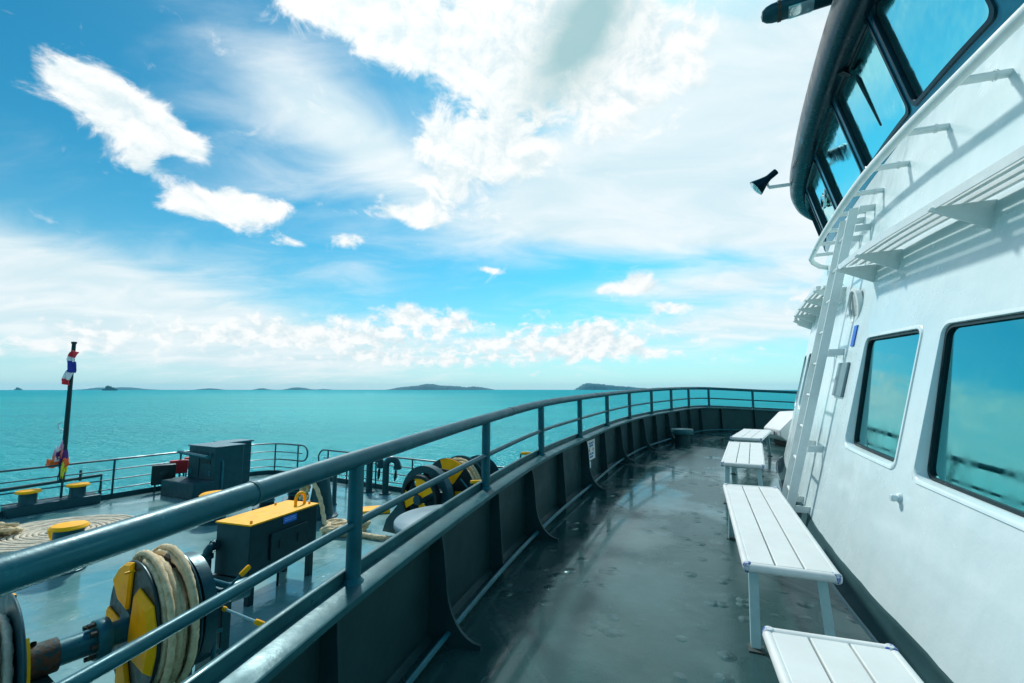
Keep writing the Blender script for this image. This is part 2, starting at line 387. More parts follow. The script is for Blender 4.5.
# ------------------------------------------------------------------ bulwark of the upper deck
bx, by = RAIL.at(RAIL.l_of(.29, 4.59))[:2]
BW = thing('bulwark', (bx, by, zd(bx, by)), 'dark grey steel bulwark curving round the upper deck, with stiffeners and flared brackets', 'bulwark')
lmin, lmax = .3, RAIL.len - .3
def cap_z(z): return z - .50
mb = MB(); rows = []
for l in frange(lmin, lmax, .2):
    rr = []
    for off, top in ((-.012, 1), (.012, 1), (.012, 0), (-.012, 0)):
        X, Y, z, d = RP(l, off); rr.append((X, Y, cap_z(z) - .012 if top else d - .05))
    rows.append(rr)
mb.sweep(rows); mb.build('plate', 'bulwark', BW)
mb = MB(); rows = []
for l in frange(lmin, lmax, .2):
    rr = []
    for off, dz in ((-.055, -.012), (-.055, .045), (-.04, .05), (-.03, .045), (-.03, .004), (.085, 0), (.092, -.004), (.092, -.03), (.08, -.03), (.08, -.012)):
        X, Y, z, d = RP(l, off); rr.append((X, Y, cap_z(z) + dz))
    rows.append(rr)
mb.sweep(rows); mb.build('cap', 'cap', BW, smooth=50)
mb = MB()
mb.tube([(lambda q: (q[0], q[1], q[3] + .055))(RP(l, .13)) for l in frange(lmin, lmax, .15)], .016, 8); mb.build('drain_pipe', 'gearlite', BW)
mb = MB(); rows = []
for l in frange(lmin, lmax, .2):                                         # weld-on flat at the foot of the plate
    rr = []
    for off, dz in ((.012, -.02), (.012, .03), (.03, .012), (.05, -.02)):
        X, Y, z, d = RP(l, off); rr.append((X, Y, d + dz))
    rows.append(rr)
mb.sweep(rows); mb.build('foot_weld', 'bulwark', BW)
def stiff(l, flared):
    X, Y, z, d = RP(l); t = RAIL.tan(l); nx, ny = t[1], -t[0]; h = cap_z(z) - .014 - d
    if flared:
        prof = [(.012, h), (.08, h), (.10, h - .1), (.115, .32)]
        for k in range(9):
            a = k / 8 * math.pi / 2
            prof.append((.115 + .20 * (1 - math.cos(a)), .02 + .30 * (1 - math.sin(a))))
        prof += [(.315, -.02), (.012, -.02)]
    else:
        prof = [(.012, h), (.08, h), (.115, .06), (.115, -.02), (.012, -.02)]
    w = .009
    pts = [(X + nx * o - t[0] * w, Y + ny * o - t[1] * w, d + zz) for o, zz in prof]
    m_ = MB(); m_.prism(pts, (t[0] * 2 * w, t[1] * 2 * w, 0))
    m_.build('bracket' if flared else 'stiffener', 'bulwark', BW, smooth=30)
for x, y, fl in ((-1.1, .4, 0), (-.9, 1.15, 1), (-.72, 1.78, 0), (-.45, 2.62, 1), (-.17, 3.45, 0), (.1, 4.12, 1), (.46, 4.98, 0), (.87, 5.85, 1), (1.28, 6.78, 0), (1.7, 7.7, 1), (2.1, 8.4, 0), (2.5, 9.08, 1), (2.95, 9.7, 0), (3.4, 10.3, 1), (3.9, 10.95, 0), (4.4, 11.55, 0), (4.9, 12.1, 0), (5.6, 12.4, 0), (6.5, 12.42, 0), (7.4, 12.35, 0), (8.5, 12.1, 0)):
    stiff(RAIL.l_of(x, y), fl)

# ------------------------------------------------------------------ railing on the bulwark
px_, py_ = -.19, 3.39
RL = thing('railing', (px_, py_, .79), 'thick blue grey pipe railing standing on the curved bulwark of the upper deck', 'railing')
mb = MB(); mb.tube([RAIL.at(l) for l in frange(lmin, lmax, .12)], .036, 16); mb.build('top_rail', 'rail', RL)
mb = MB(); mb.tube([(x, y, z - .265) for x, y, z in (RAIL.at(l) for l in frange(lmin, lmax, .12))], .0175, 12); mb.build('mid_rail', 'rail', RL)
for x, y in ((-.80, 1.42), (-.02, 3.85), (1.2, 6.6), (2.6, 9.2)):
    l = RAIL.l_of(x, y); mb = MB(); mb.tube([RAIL.at(l - .006), RAIL.at(l + .006)], .0385, 16); mb.build('weld_ring', 'cap', RL)
for x, y in ((-1.8, -2.4), (-1.42, -1.0), (-1.06, .42), (-.66, 1.98), (-.19, 3.39), (.29, 4.59), (.86, 5.84), (1.50, 7.25), (2.19, 8.56), (2.95, 9.70), (3.70, 10.66), (4.50, 11.68), (5.29, 12.33), (6.52, 12.42), (7.9, 12.25), (9.3, 12.05)):
    l = RAIL.l_of(x, y); X, Y, z = RAIL.at(l)
    mb = MB(); mb.tube([(X, Y, cap_z(z)), (X, Y, z - .022)], .031, 16)
    mb.lathe([(.046, 0), (.044, .006), (.036, .014), (.031, .02)], (X, Y, cap_z(z)), n=16)
    mb.build('post', 'rail', RL)

# ------------------------------------------------------------------ deckhouse
dx, dy = WALL.at(6.2)[:2]
DH = thing('deckhouse', (dx, dy, zd(dx, dy)), 'white painted deckhouse front leaning back beside the benches, with big tinted windows', 'deckhouse')
def rrect(l0, l1, z0, z1, r, n=5):
    out = []
    for (cx, cz, a0) in ((l1 - r, z1 - r, 0), (l0 + r, z1 - r, 90), (l0 + r, z0 + r, 180), (l1 - r, z0 + r, 270)):
        for k in range(n + 1):
            a = R(a0 + 90 * k / n); out.append((cx + r * math.cos(a), cz + r * math.sin(a)))
    return out
def resample(poly, d=.09):
    out = []
    for (a, b), (c, e) in zip(poly, poly[1:] + poly[:1]):
        k = max(1, int(math.hypot(c - a, e - b) / d))
        out += [(a + (c - a) * i / k, b + (e - b) * i / k) for i in range(k)]
    return out
def grid_wall(fn, l0, l1, z0, z1, holes, dl=.1, dz=.1):
    ls = sorted(set([round(v, 4) for v in frange(l0, l1, dl)] + [h for q in holes for h in q[:2]]))
    zs = sorted(set([round(v, 4) for v in frange(z0, z1, dz)] + [h for q in holes for h in q[2:]]))
    m_ = MB(); m_.v = [tuple(fn(l, z)) for l in ls for z in zs]
    for i in range(len(ls) - 1):
        for j in range(len(zs) - 1):
            lc, zc = (ls[i] + ls[i + 1]) / 2, (zs[j] + zs[j + 1]) / 2
            if any(q[0] < lc < q[1] and q[2] < zc < q[3] for q in holes): continue
            a = i * len(zs) + j; m_.f.append((a, a + 1, a + len(zs) + 1, a + len(zs)))
    return m_
def window(fn, parent, l0, l1, z0, z1, r, flange, depth, fmat, pmat, gmat, proud=.012, gask=.022, label=None, tilt=0.):
    """flanged frame with a deep reveal, rubber gasket and a pane"""
    inn = resample(rrect(l0, l1, z0, z1, r)); k = len(inn)
    cl, cz = (l0 + l1) / 2, (z0 + z1) / 2
    def grow(d): return [(l + (d if l > cl else -d) * min(1, abs(l - cl) / ((l1 - l0) / 2) * 1.0) , z + (d if z > cz else -d) * min(1, abs(z - cz) / ((z1 - z0) / 2))) for l, z in inn]
    lip = grow(flange)
    def dp(z): return depth + (z1 - z) * tilt
    rows = [[fn(l, z, .0) for l, z in lip], [fn(l, z, proud) for l, z in grow(flange - .006)], [fn(l, z, proud) for l, z in grow(.006)], [fn(l, z, proud - .008) for l, z in inn], [fn(l, z, -dp(z)) for l, z in inn]]
    m_ = MB(); m_.sweep(rows, closed_prof=True, caps=False)
    fr = m_.build('window', fmat, parent, smooth=45)
    if label: fr['label'] = label
    g = grow(-gask)
    m_ = MB(); m_.sweep([[fn(l, z, -dp(z)) for l, z in inn], [fn(l, z, -dp(z) + .016) for l, z in grow(-.003)], [fn(l, z, -dp(z) + .016) for l, z in g], [fn(l, z, -dp(z) - .002) for l, z in g]], caps=False)
    m_.build('gasket', gmat, fr)
    # the pane is one flat sheet between its corner points, as glass is
    p00, p10, p01, p11 = fn(l0, z0, -dp(z0)), fn(l1, z0, -dp(z0)), fn(l0, z1, -dp(z1)), fn(l1, z1, -dp(z1))
    def flat(l, z):
        u = (l - l0) / (l1 - l0); v = (z - z0) / (z1 - z0)
        return p00 * (1 - u) * (1 - v) + p10 * u * (1 - v) + p01 * (1 - u) * v + p11 * u * v
    m_ = MB(); pts = [flat(l, z) for l, z in inn]; m_.add(pts, [tuple(range(k))]); m_.build('pane', pmat, fr, smooth=0)
    return fr
WIN = [(3.55, 4.55, .85, 1.70), (4.93, 5.95, .85, 1.70), (6.19, 7.12, .865, 1.70), (8.85, 9.45, .95, 1.70), (9.75, 10.35, .95, 1.70), (10.7, 11.3, .95, 1.70)]
holes = [(a - .012, b + .012, c - .012, d + .012) for a, b, c, d in WIN]
grid_wall(WP, 1.5, WALL.len - .2, .115, ZT, holes).build('wall', 'wall', DH, smooth=60)
mb = MB(); rows = []
for l in frange(1.5, WALL.len - .2, .15):
    w = .004 * math.sin(l * 9.1) + .003 * math.sin(l * 23)
    rows.append([WP(l, .118 + w, .0), WP(l, .10 + w, .014), WP(l, .03, .022), WP(l, .004, .06), WP(l, -.02, .075), WP(l, -.02, -.03)])
mb.sweep(rows, closed_prof=False); mb.build('base_band', 'bulwark', DH, smooth=50)
mb = MB()
mb.sweep([[WP(l, .006, .066), WP(l, .010 , .073), WP(l, .004, .086), WP(l, -.01, .09)] for l in frange(1.5, WALL.len - .2, .15)], closed_prof=False); mb.build('sealant', 'grey', DH)
for i, (a, b, c, d) in enumerate(WIN):
    window(WP, DH, a, b, c, d, .06 if i < 3 else .09, .028, .022, 'wall', 'pane', 'rubber', proud=.007, gask=.018, tilt=.055, label=('large tinted window reflecting the railing and clouds' if i == 1 else None))
# weld bead above windows, bolt, little fittings
for (l, z) in ((6.05, .71),):
    mb = MB(); c = WP(l, z); nrm = (WP(l, z, 1) - c)
    mb.lathe([(.001, .05), (.016, .048), (.022, .035), (.018, .018), (.026, .012), (.03, -.005)], c, nrm, 14); mb.build('bolt', 'wall', DH)
mb = MB(); c = WP(7.66, 2.02); nrm = WP(7.66, 2.02, 1) - c
mb.lathe([(.17, -.01), (.17, .03), (.145, .035), (.14, .02)], c, nrm, 32); v = mb.build('vent', 'white', DH)
mb = MB(); mb.lathe([(.141, .019), (.001, .022)], c, nrm, 32); mb.build('mesh_screen', 'mesh', v)
mb = MB()
mb.prism([WP(7.46, 1.22, .002), WP(7.82, 1.22, .002), WP(7.82, 1.52, .002), WP(7.46, 1.52, .002)], WP(7.6, 1.3, .02) - WP(7.6, 1.3, 0)); mb.build('cover_plate', 'grey', DH, bevel=.004)
mb = MB()
mb.prism([WP(7.46, 1.66, .002), WP(7.56, 1.66, .002), WP(7.56, 1.84, .002), WP(7.46, 1.84, .002)], WP(7.6, 1.3, .008) - WP(7.6, 1.3, 0)); mb.build('sign_plate', 'blue', DH)

# ------------------------------------------------------------------ wheelhouse
wx, wy = WALL.at(8)[:2]
WH = thing('wheelhouse', (wx + .7, wy - .4, zd(wx, wy) + ZT), 'dark navy wheelhouse with outward leaning windows and a thick rounded visor on top', 'wheelhouse')
WW = [(3.5, 4.6, .15, .95), (4.85, 5.72, .15, .95), (5.94, 6.92, .13, .98), (7.04, 8.22, .13, .97), (8.38, 9.58, .14, .96), (9.8, 10.8, .17, .93), (11.05, 12., .17, .93)]
holes = [(a - .012, b + .012, c - .012, d + .012) for a, b, c, d in WW]
grid_wall(HP, 2., WALL.len - .3, .004, 1.12, holes).build('wall', 'teal', WH, smooth=60)
for i, (a, b, c, d) in enumerate(WW):
    f = window(HP, WH, a, b, c, d, .06, .04, .035, 'navy', 'bridgepane', 'rubber', gask=.014)
mb = MB(); rows = []
VIS = [(0, .975), (.05, .955), (.12, .96), (.175, 1.0), (.205, 1.08), (.205, 1.24), (.18, 1.33), (.11, 1.38), (-.1, 1.40)]
for l in frange(2., WALL.len - .3, .12): rows.append([HP(l, h, o - (h - .98) * FLARE) for o, h in VIS])
mb.sweep(rows, closed_prof=False); mb.build('visor', 'navy', WH, smooth=50)
mb = MB(); rows = []
for l in frange(2., WALL.len - .3, .25): rows.append([HP(l, 1.399, -.1), HP(l, 1.30, -.9), HP(l, 1.28, -1.8)])
mb.sweep(rows, closed_prof=False); mb.build('roof', 'gear', WH)
# clear-view screen in the fifth window
c = HP(10.25, .60, -.06); nrm = HP(10.25, .60, 1) - HP(10.25, .60, 0)
mb = MB(); mb.lathe([(.19, 0), (.2, .03), (.17, .035), (.165, .01), (.03, .012), (.03, .03), (.001, .032)], c, nrm, 32); mb.build('clear_view_screen', 'chrome', WH)
# wipers on the fourth window
def wiper(l, h0, h1, lb):
    m_ = MB()
    m_.tube([HP(l, h0, .03), HP(lb, (h0 + h1) / 2 - .05, .0)], .008, 6); m_.tube([HP(l + .03, h0, .03), HP(lb + .03, (h0 + h1) / 2 - .05, 0)], .006, 6)
    m_.tube([HP(lb + .02, h1, -.045), HP(lb + .015, (h0 + h1) / 2 - .1, -.03), HP(lb + .0, h1 - .55, -.045)], .011, 6)
    m_.box(HP(l + .015, h0, .02), (.08, .06, .05), rotz(.4)); m_.build('wiper', 'black', WH)
wiper(7.72, .96, .86, 7.66)

# ------------------------------------------------------------------ handrail under the wheelhouse windows
HZ = 3.05; ho = .245
hx = WP(7, HZ, ho)
HR = thing('handrail', tuple(hx), 'thin white grab rail on short arms, running below the wheelhouse windows', 'handrail')
mb = MB(); pts = [WP(l, HZ, ho) for l in frange(3.2, 10.2, .1)] + [WP(10.35, HZ - .03, ho * .8), WP(10.42, HZ - .08, ho * .4), WP(10.45, HZ - .1, 0)]
mb.tube(pts, .033, 14); mb.build('rail', 'white', HR)
for l in frange(3.4, 10., .58):
    mb = MB(); mb.tube([WP(l, HZ, ho), WP(l, HZ, -.01)], .023, 10); mb.lathe([(.03, 0), (.03, .01)], WP(l, HZ, .06), WP(l, HZ, 1) - WP(l, HZ, 0), 10)
    mb.build('arm', 'white', HR)

# ------------------------------------------------------------------ slatted walkway shelves for cleaning the windows
def shelf(l0, l1, label, gus):
    c = WP((l0 + l1) / 2, 2.3, 0)
    S = thing('slatted_shelf', tuple(c), label, 'walkway', 'slatted walkways round the deckhouse')
    for k in range(4):
        o0 = .03 + k * .066; rows = []
        for l in frange(l0, l1, .12):
            dz = .025 if k == 3 else .012
            rows.append([WP(l, 2.35, o0 + 0 + 0) , WP(l, 2.35, o0 + .044), WP(l, 2.35, o0 + .044) - Vector((0, 0, dz * 1.8)), WP(l, 2.35, o0) - Vector((0, 0, dz))])
        m_ = MB(); m_.sweep(rows); m_.build('slat', 'white', S, smooth=30)
    for l in gus:
        t = WALL.tan(l); tv = Vector((t[0], t[1], 0)) * .012
        a = WP(l, 2.35, .285) - Vector((0, 0, .047)); b = WP(l, 2.35, -.01) - Vector((0, 0, .024)); d = WP(l, 2.17, -.01); e = WP(l, 2.30, .285)
        m_ = MB(); m_.prism([a + Vector((0, 0, .012)), b, d, d + (e - d) * .12, e], tv); m_.build('gusset', 'white', S, smooth=0)
shelf(3.2, 7.30, 'longer white slatted walkway jutting from the wall above the tinted windows', (7.27, 6.75, 5.7, 4.6, 3.6))
shelf(8.35, 12.2, 'short curved white slatted walkway on the far side of the ladder', (8.4, 9.1, 9.9, 10.7, 11.5, 12.1))

# ------------------------------------------------------------------ ladder
lb = WP(8.0, 0, .12)
LD = thing('ladder', tuple(lb), 'white steel ladder leaning up the deckhouse front between the slatted walkways', 'ladder')
for l in (7.80, 8.20):
    t = WALL.tan(l); tv = Vector((t[0], t[1], 0))
    rows = []
    for z in frange(.02, 2.98, .2):
        rows.append([WP(l, z, .20) - tv * .010, WP(l, z, .20) + tv * .010, WP(l, z, .125) + tv * .010, WP(l, z, .125) - tv * .010])
    mb = MB(); mb.sweep(rows)
    mb.build('stringer', 'white', LD, smooth=0, bevel=.003)
    for z in (.16, .72, 1.62, 2.78, 2.96):
        mb = MB(); mb.sweep([[WP(l, z - .03, o) - tv * .007, WP(l, z - .03, o) + tv * .007, WP(l, z + .03, o) + tv * .007, WP(l, z + .03, o) - tv * .007] for o in (.12, -.01)]); mb.build('standoff', 'white', LD, smooth=0)
for k in range(9):
    z = .28 + k * .31
    mb = MB(); mb.tube([WP(7.8, z, .16), WP(8.2, z, .16)], .014, 10); mb.build('rung', 'white', LD)

# ------------------------------------------------------------------ lamps on the visor
LB = HP(10.9, 1.08, .16)
FL = thing('searchlight', tuple(LB), 'small bell shaped floodlight on a bracket sticking out from the wheelhouse visor', 'floodlight')
t = WALL.tan(10.9); nv = Vector((-t[1], t[0], 0)); tv = Vector((t[0], t[1], 0))
mb = MB(); mb.tube([LB - nv * .02, LB + nv * .32 + Vector((0, 0, .02))], .028, 10); mb.tube([LB + nv * .32 + Vector((0, 0, .02)), LB + nv * .34 + Vector((0, 0, .12))], .016, 8); mb.build('bracket', 'white', FL)
ax = (nv * .75 - Vector((0, 0, .55))).normalized(); hc = LB + nv * .36 + Vector((0, 0, .15))
mb = MB(); mb.lathe([(.001, -.20), (.045, -.2), (.05, -.19), (.05, -.06), (.06, -.02), (.09, .06), (.135, .16), (.14, .18), (.13, .18)], hc, ax, 24); mb.build('housing', 'navy', FL)
mb = MB(); mb.lathe([(.131, .176), (.1, .2), (.001, .215)], hc, ax, 24); mb.build('lens', 'lens', FL)
KB = HP(7.75, 1.30, -.15)
LM = thing('deck_lamp', tuple(KB), 'long dark capsule shaped lamp fixed on the roof edge above the visor', 'lamp')
t = WALL.tan(7.75); nv = Vector((-t[1], t[0], 0)); tv = Vector((t[0], t[1], 0))
ax = (nv * .97 + tv * .0 - Vector((0, 0, .03))).normalized(); k0 = KB + nv * .28 + Vector((0, 0, .50))
mb = MB(); mb.lathe([(.001, .46), (.045, .45), (.075, .41), (.088, .36), (.092, .28), (.095, -.36), (.06, -.40), (.001, -.41)], k0, ax, 24); mb.build('housing', 'gear', LM)
mb = MB(); mb.lathe([(.099, .28), (.099, .31), (.09, .312)], k0, ax, 24); mb.build('clamp_band', 'rust', LM)
mb = MB(); mb.tube([KB - Vector((0, 0, .02)), k0 - nv * .30], .03, 10); mb.build('foot', 'navy', LM)
mb = MB(); mb.lathe([(.096, 0), (.102, .02), (.102, .2), (.096, .22)], k0, ax, 24, a0=R(120), a1=R(240)); mb.build('lens', 'lens', LM)

# ------------------------------------------------------------------ benches
def make_bench():
    root = thing('bench', (0, 0, 0), 'bench', 'bench', 'white benches along the deckhouse')
    Ln, W, H = 1.83, .40, .45
    for k in range(3):
        m_ = MB(); w = .121
        m_.box((-.1285 + k * .1285 + 0, 0, H - .014), (w, Ln - .07, .028)); pk = m_.build('plank', 'bench', root, bevel=.004, local=True)
    for sy in (-1, 1):
        m_ = MB(); m_.tube([(-W / 2 + .012, sy * (Ln / 2 - .017), H - .02), (W / 2 - .012, sy * (Ln / 2 - .017), H - .02)], .0235, 12); m_.build('end_trim', 'bench', root, local=True)
    for sx in (-1, 1):
        m_ = MB(); m_.tube([(sx * (W / 2 - .002), -Ln / 2 + .03, H - .02), (sx * (W / 2 - .002), Ln / 2 - .03, H - .02)], .0215, 12); m_.build('side_trim', 'bench', root, local=True)
        m_ = MB(); m_.box((sx * (W / 2 - .05), 0, H - .05), (.03, Ln - .3, .04)); m_.build('under_rail', 'leg', root, local=True, bevel=.003)
    for sx in (-1, 1):
        for sy in (-1, 1):
            m_ = MB(); m_.lathe([(.001, .027), (.014, .026), (.022, .018), (.025, 0), (.022, -.018), (.014, -.026), (.001, -.027)], (sx * (W / 2 - .006), sy * (Ln / 2 - .022), H - .02), (0, 0, 1), 14); m_.build('corner_cap', 'bluecap', root, local=True)
            top = Vector((sx * (W / 2 - .045), sy * (Ln / 2 - .16), H - .03)); bot = Vector((sx * (W / 2 - .03), sy * (Ln / 2 - .06), .006))
            m_ = MB()
            for (ox, oy, wx_, wy_) in ((0, 0, .045, .005), (sx * .0205, -sy * .022, .005, .045)):
                a = [Vector((ox + i * wx_ / 2, oy + j * wy_ / 2, 0)) for i, j in ((-1, -1), (1, -1), (1, 1), (-1, 1))]
                m_.sweep([[top + q for q in a], [bot + q for q in a]])
            lg = m_.build('leg', 'leg', root, smooth=0, local=True)
            m_ = MB(); m_.box((bot.x, bot.y, .004), (.075, .075, .010)); m_.build('foot', 'foot', lg, local=True)
        m_ = MB()
    for sy in (-1, 1):
        m_ = MB(); m_.tube([(-W / 2 + .045, sy * (Ln / 2 - .15), H - .06), (W / 2 - .045, sy * (Ln / 2 - .15), H - .06)], .012, 8); m_.build('cross_bar', 'leg', root, local=True)
    return root
b0 = make_bench()
BENCH = [((1.745, 3.25), (.68, 1.70), 'white slatted bench in the middle of the row, seen whole between two others'),
         ((.90, .98), (.33, .98), 'closest white slatted bench, cut off by the bottom edge of the picture'),
         ((2.93, 5.86), (.88, 1.66), 'third white slatted bench from the camera, behind the big bench'),
         ((4.02, 7.74), (.80, 1.16), 'farthest white slatted bench, next to the white storage box')]
for i, ((x, y), (ux, uy), lab) in enumerate(BENCH):
    b = b0 if i == 0 else copy_tree(b0)
    a = math.atan2(uy, ux) - math.pi / 2; d = math.hypot(ux, uy); ux, uy = ux / d, uy / d
    slope = (zd(x + ux * .8, y + uy * .8) - zd(x - ux * .8, y - uy * .8)) / 1.6
    b.location = (x, y, zd(x, y)); b.rotation_euler = (math.atan(slope), 0, a); b['label'] = lab
    if i == 3: b.scale = (1.05, .78, 1)

# ------------------------------------------------------------------ storage box, mushroom vent, notice on the bulwark
x, y = 5.34, 9.16
SB = thing('storage_box', (x, y, zd(x, y)), 'white box with a sloping lid standing beyond the benches at the end of the deckhouse', 'storage box')
rz = rotz(R(-8)); z0 = zd(x, y)
def loc(p): return rz @ Vector(p) + Vector((x, y, z0))
prof = [(.10, .12), (-.02, .22), (-.03, .34), (.30, .68), (.60, .70), (.60, .12)]
mb = MB(); mb.prism([loc((u, 0, w)) for u, w in prof], rz @ Vector((0, .80, 0))); mb.build('body', 'bench', SB, bevel=.02)
mb = MB(); mb.prism([loc((.14, .06, -.01)), loc((.6, .06, -.01)), loc((.6, .06, .119)), loc((.14, .06, .119))], rz @ Vector((0, .66, 0))); mb.build('plinth', 'rust', SB)
mb = MB(); mb.box(loc((-.04, .2, .27)), (.03, .06, .07), rz); mb.build('latch', 'chrome', SB)

x, y = 3.50, 9.50; z0 = zd(x, y)
MV = thing('mushroom_vent', (x, y, z0), 'low round grey vent with a flat wider cap, on deck by the bulwark', 'vent')
mb = MB(); mb.lathe([(.001, .0), (.15, .0), (.15, .27), (.12, .27)], (x, y, z0 - .01), n=28); mb.build('body', 'bulwark', MV)
mb = MB(); mb.lathe([(.12, .25), (.21, .235), (.215, .25), (.215, .325), (.205, .338), (.001, .35)], (x, y, z0), n=32); mb.build('cap', 'cap', MV)

l = RAIL.l_of(1.05, 6.25); X, Y, z, d = RP(l, .02); t = RAIL.tan(l); tv = Vector((t[0], t[1], 0)); nv = Vector((t[1], -t[0], 0))
NS = thing('notice_sign', (X, Y, d + .3), 'small white notice with blue and red marks hanging on the dark bulwark', 'sign')
def onp(u, w, o): return Vector((X, Y, d + .3)) + tv * u + nv * o + Vector((0, 0, w))
mb = MB(); mb.prism([onp(-.21, -.02, .0), onp(.21, -.02, 0), onp(.21, .24, 0), onp(-.21, .24, 0)], nv * .006); mb.build('plate', 'white', NS)
mb = MB()
for w, a, b in ((.20, -.12, -.03), (.20, -.01, .05), (.20, .07, .12), (.165, -.10, .10), (.06, -.1, .0), (.06, .02, .11), (.02, -.08, .08)):
    mb.prism([onp(a, w - .012, .0075), onp(b, w - .012, .0075), onp(b, w + .012, .0075), onp(a, w + .012, .0075)], nv * .001)
mb.build('lettering', 'text_blue', NS, smooth=0)
mb = MB()
for u in (-.1, .1): mb.prism([onp(u - .03, .11, .0075), onp(u, .08, .0075), onp(u + .03, .11, .0075), onp(u, .14, .0075)], nv * .001)
mb.build('symbol', 'text_red', NS, smooth=0)
mb = MB(); mb.prism([onp(-.12, -.12, .0), onp(-.03, -.12, 0), onp(-.03, -.035, 0), onp(-.12, -.035, 0)], nv * .006); mb.build('lower_tab', 'white', NS)

# ------------------------------------------------------------------ bow railing
def fence(pts_l0, pts_l1, label, heights=(1.08, .80, .53, .27), posts=(), inset=.12, loop_start=False, loop_end=False):
    m0 = BOWC.at((pts_l0 + pts_l1) / 2)
    fo = thing('bow_railing', (m0[0], m0[1], F), label, 'railing', 'thin pipe railings round the foredeck')
    def P(l, h):
        x, y = BOWC.at(l)[:2]; t = BOWC.tan(l); return Vector((x + t[1] * inset, y - t[0] * inset, F + h))
    for i, h in enumerate(heights):
        m_ = MB(); a, b = pts_l0, pts_l1
        m_.tube([P(l, h) for l in frange(a, b, .3)], .026 if i == 0 else .016, 8); m_.build('top_rail' if i == 0 else 'rail', 'gear', fo)
    for l in posts:
        m_ = MB(); m_.tube([P(l, 0), P(l, heights[0])], .026, 8); m_.build('post', 'gear', fo)
    for l, s, on in ((pts_l1, 1, loop_end), (pts_l0, -1, loop_start)):
        if on:
            pts = []
            for k in range(9):
                a = math.pi / 2 - math.pi * k / 8
                pts.append(P(l + s * .28 * math.cos(a), heights[0] - .27 + .27 * math.sin(a)))
            m_ = MB(); m_.tube([P(l - s * .01, heights[0])] + pts + [P(l - s * 1.2, heights[0] - .54)], .026, 8); m_.build('rounded_end', 'gear', fo)
    m_ = MB(); m_.sweep([[P(l, 0) + Vector((0, 0, -.02)), P(l, .14), P(l, .14) + Vector((.02, .02, 0)), P(l, 0) + Vector((.02, .02, -.02))] for l in frange(pts_l0, pts_l1, .4)]); m_.build('kick_plate', 'gear', fo)
    return fo
tipl = BOWC.l_of(-8.6, 17.0)
LQ = lambda x, y: BOWC.l_of(x, y)
fence(.5, LQ(-7.35, 16.47), 'thin dark pipe railing along the far left side of the foredeck', posts=[LQ(-15.8, 3.5), LQ(-14.9, 6), LQ(-13.6, 9.), LQ(-12.6, 10.9), LQ(-11.85, 12.3), LQ(-11.35, 13.2), LQ(-10.55, 14.7), LQ(-9.6, 16.3), LQ(-8.6, 17.0), LQ(-7.5, 16.55)], loop_end=True)
fence(LQ(-6.35, 15.9), LQ(3.4, 10.8), 'thin dark pipe railing on the right side of the foredeck, behind the gooseneck vents', heights=(1.0, .74, .5, .25), posts=[LQ(-6.2, 15.8), LQ(-5.3, 15.3), LQ(-4.2, 14.65), LQ(-2.9, 13.85), LQ(-1.2, 12.9), LQ(.6, 12.0), LQ(2.2, 11.25)], loop_start=True)

# ------------------------------------------------------------------ jackstaff, bollards and boxes at the rail
AT = Vector((.44, .90, 0)).normalized(); FW = Vector((-AT.y, AT.x, 0))      # athwartships and forward
def at_fd(x, y, z=0.): return Vector((x, y, F + z))
def bollard(m_, c, r, h, n=24):
    m_.lathe([(r * 1.02, 0), (r, .02), (r, h)], c, n=n)
# plinth with a pipe frame
c0 = at_fd(-11.72, 12.0); ang = math.atan2(1.76, 1.0)
u = Vector((math.cos(ang), math.sin(ang), 0)); v = Vector((-u.y, u.x, 0)); rz = rotz(ang)
PF = thing('pipe_frame', tuple(c0), 'low dark pipe frame round the pair of bollards at the railing', 'frame')
mb = MB(); a = c0 - u * 1.0 - v * .0; b = c0 + u * 1.0
mb.tube([a + v * .22, a + v * .22 + Vector((0, 0, .62)), b + v * .22 + Vector((0, 0, .68)), b + v * .22], .045, 10); mb.build('frame', 'gear', PF)
mb = MB(); mb.tube([c0 + u * .55 + v * .22 + Vector((0, 0, .6)), c0 + u * .55 + v * .22 + Vector((0, 0, .88))], .03, 8); mb.build('stub', 'gear', PF)
DB = thing('double_bollard', tuple(c0), 'pair of dark bollards with yellow caps on one long plinth, under the flag pole', 'bollard')
mb = MB(); mb.box(c0 + Vector((0, 0, .12)), (1.75, .5, .24), rz); mb.build('plinth', 'gear', DB, bevel=.02)
for s in (-.48, .45):
    q = c0 + u * s + Vector((0, 0, .24))
    mb = MB(); mb.lathe([(.19, 0), (.17, .03), (.165, .26)], q, n=24); p = mb.build('post', 'gear', DB)
    mb = MB(); mb.lathe([(.16, .25), (.24, .27), (.245, .29), (.22, .325), (.001, .345)], q, n=24); mb.build('cap', 'yellow', p)
j0 = c0 + u * .18 + v * .22 + Vector((0, 0, .66))
JS = thing('flagstaff', tuple(j0), 'slim dark flagstaff leaning slightly, rising from the pipe frame at the bow', 'flagpole')
jt = j0 + Vector((-.06, .02, 3.62))
J = lambda k: j0 + (jt - j0) * k
mb = MB(); mb.tube([J(0), J(1)], [.062, .045], 12); mb.lathe([(.06, 0), (.06, .05), (.001, .06)], J(1), n=12); mb.build('pole', 'black', JS)
mb = MB(); mb.tube([J(.36) + Vector((-.05, 0, 0)), J(.37) + Vector((-.16, -.05, .02)), J(.40) + Vector((-.18, -.05, .04)), J(.41) + Vector((-.1, -.03, .03))], .014, 8); mb.tube([J(.36), J(.36) + Vector((-.16, 0, -.06))], .012, 8); mb.build('cleat', 'leg', JS)
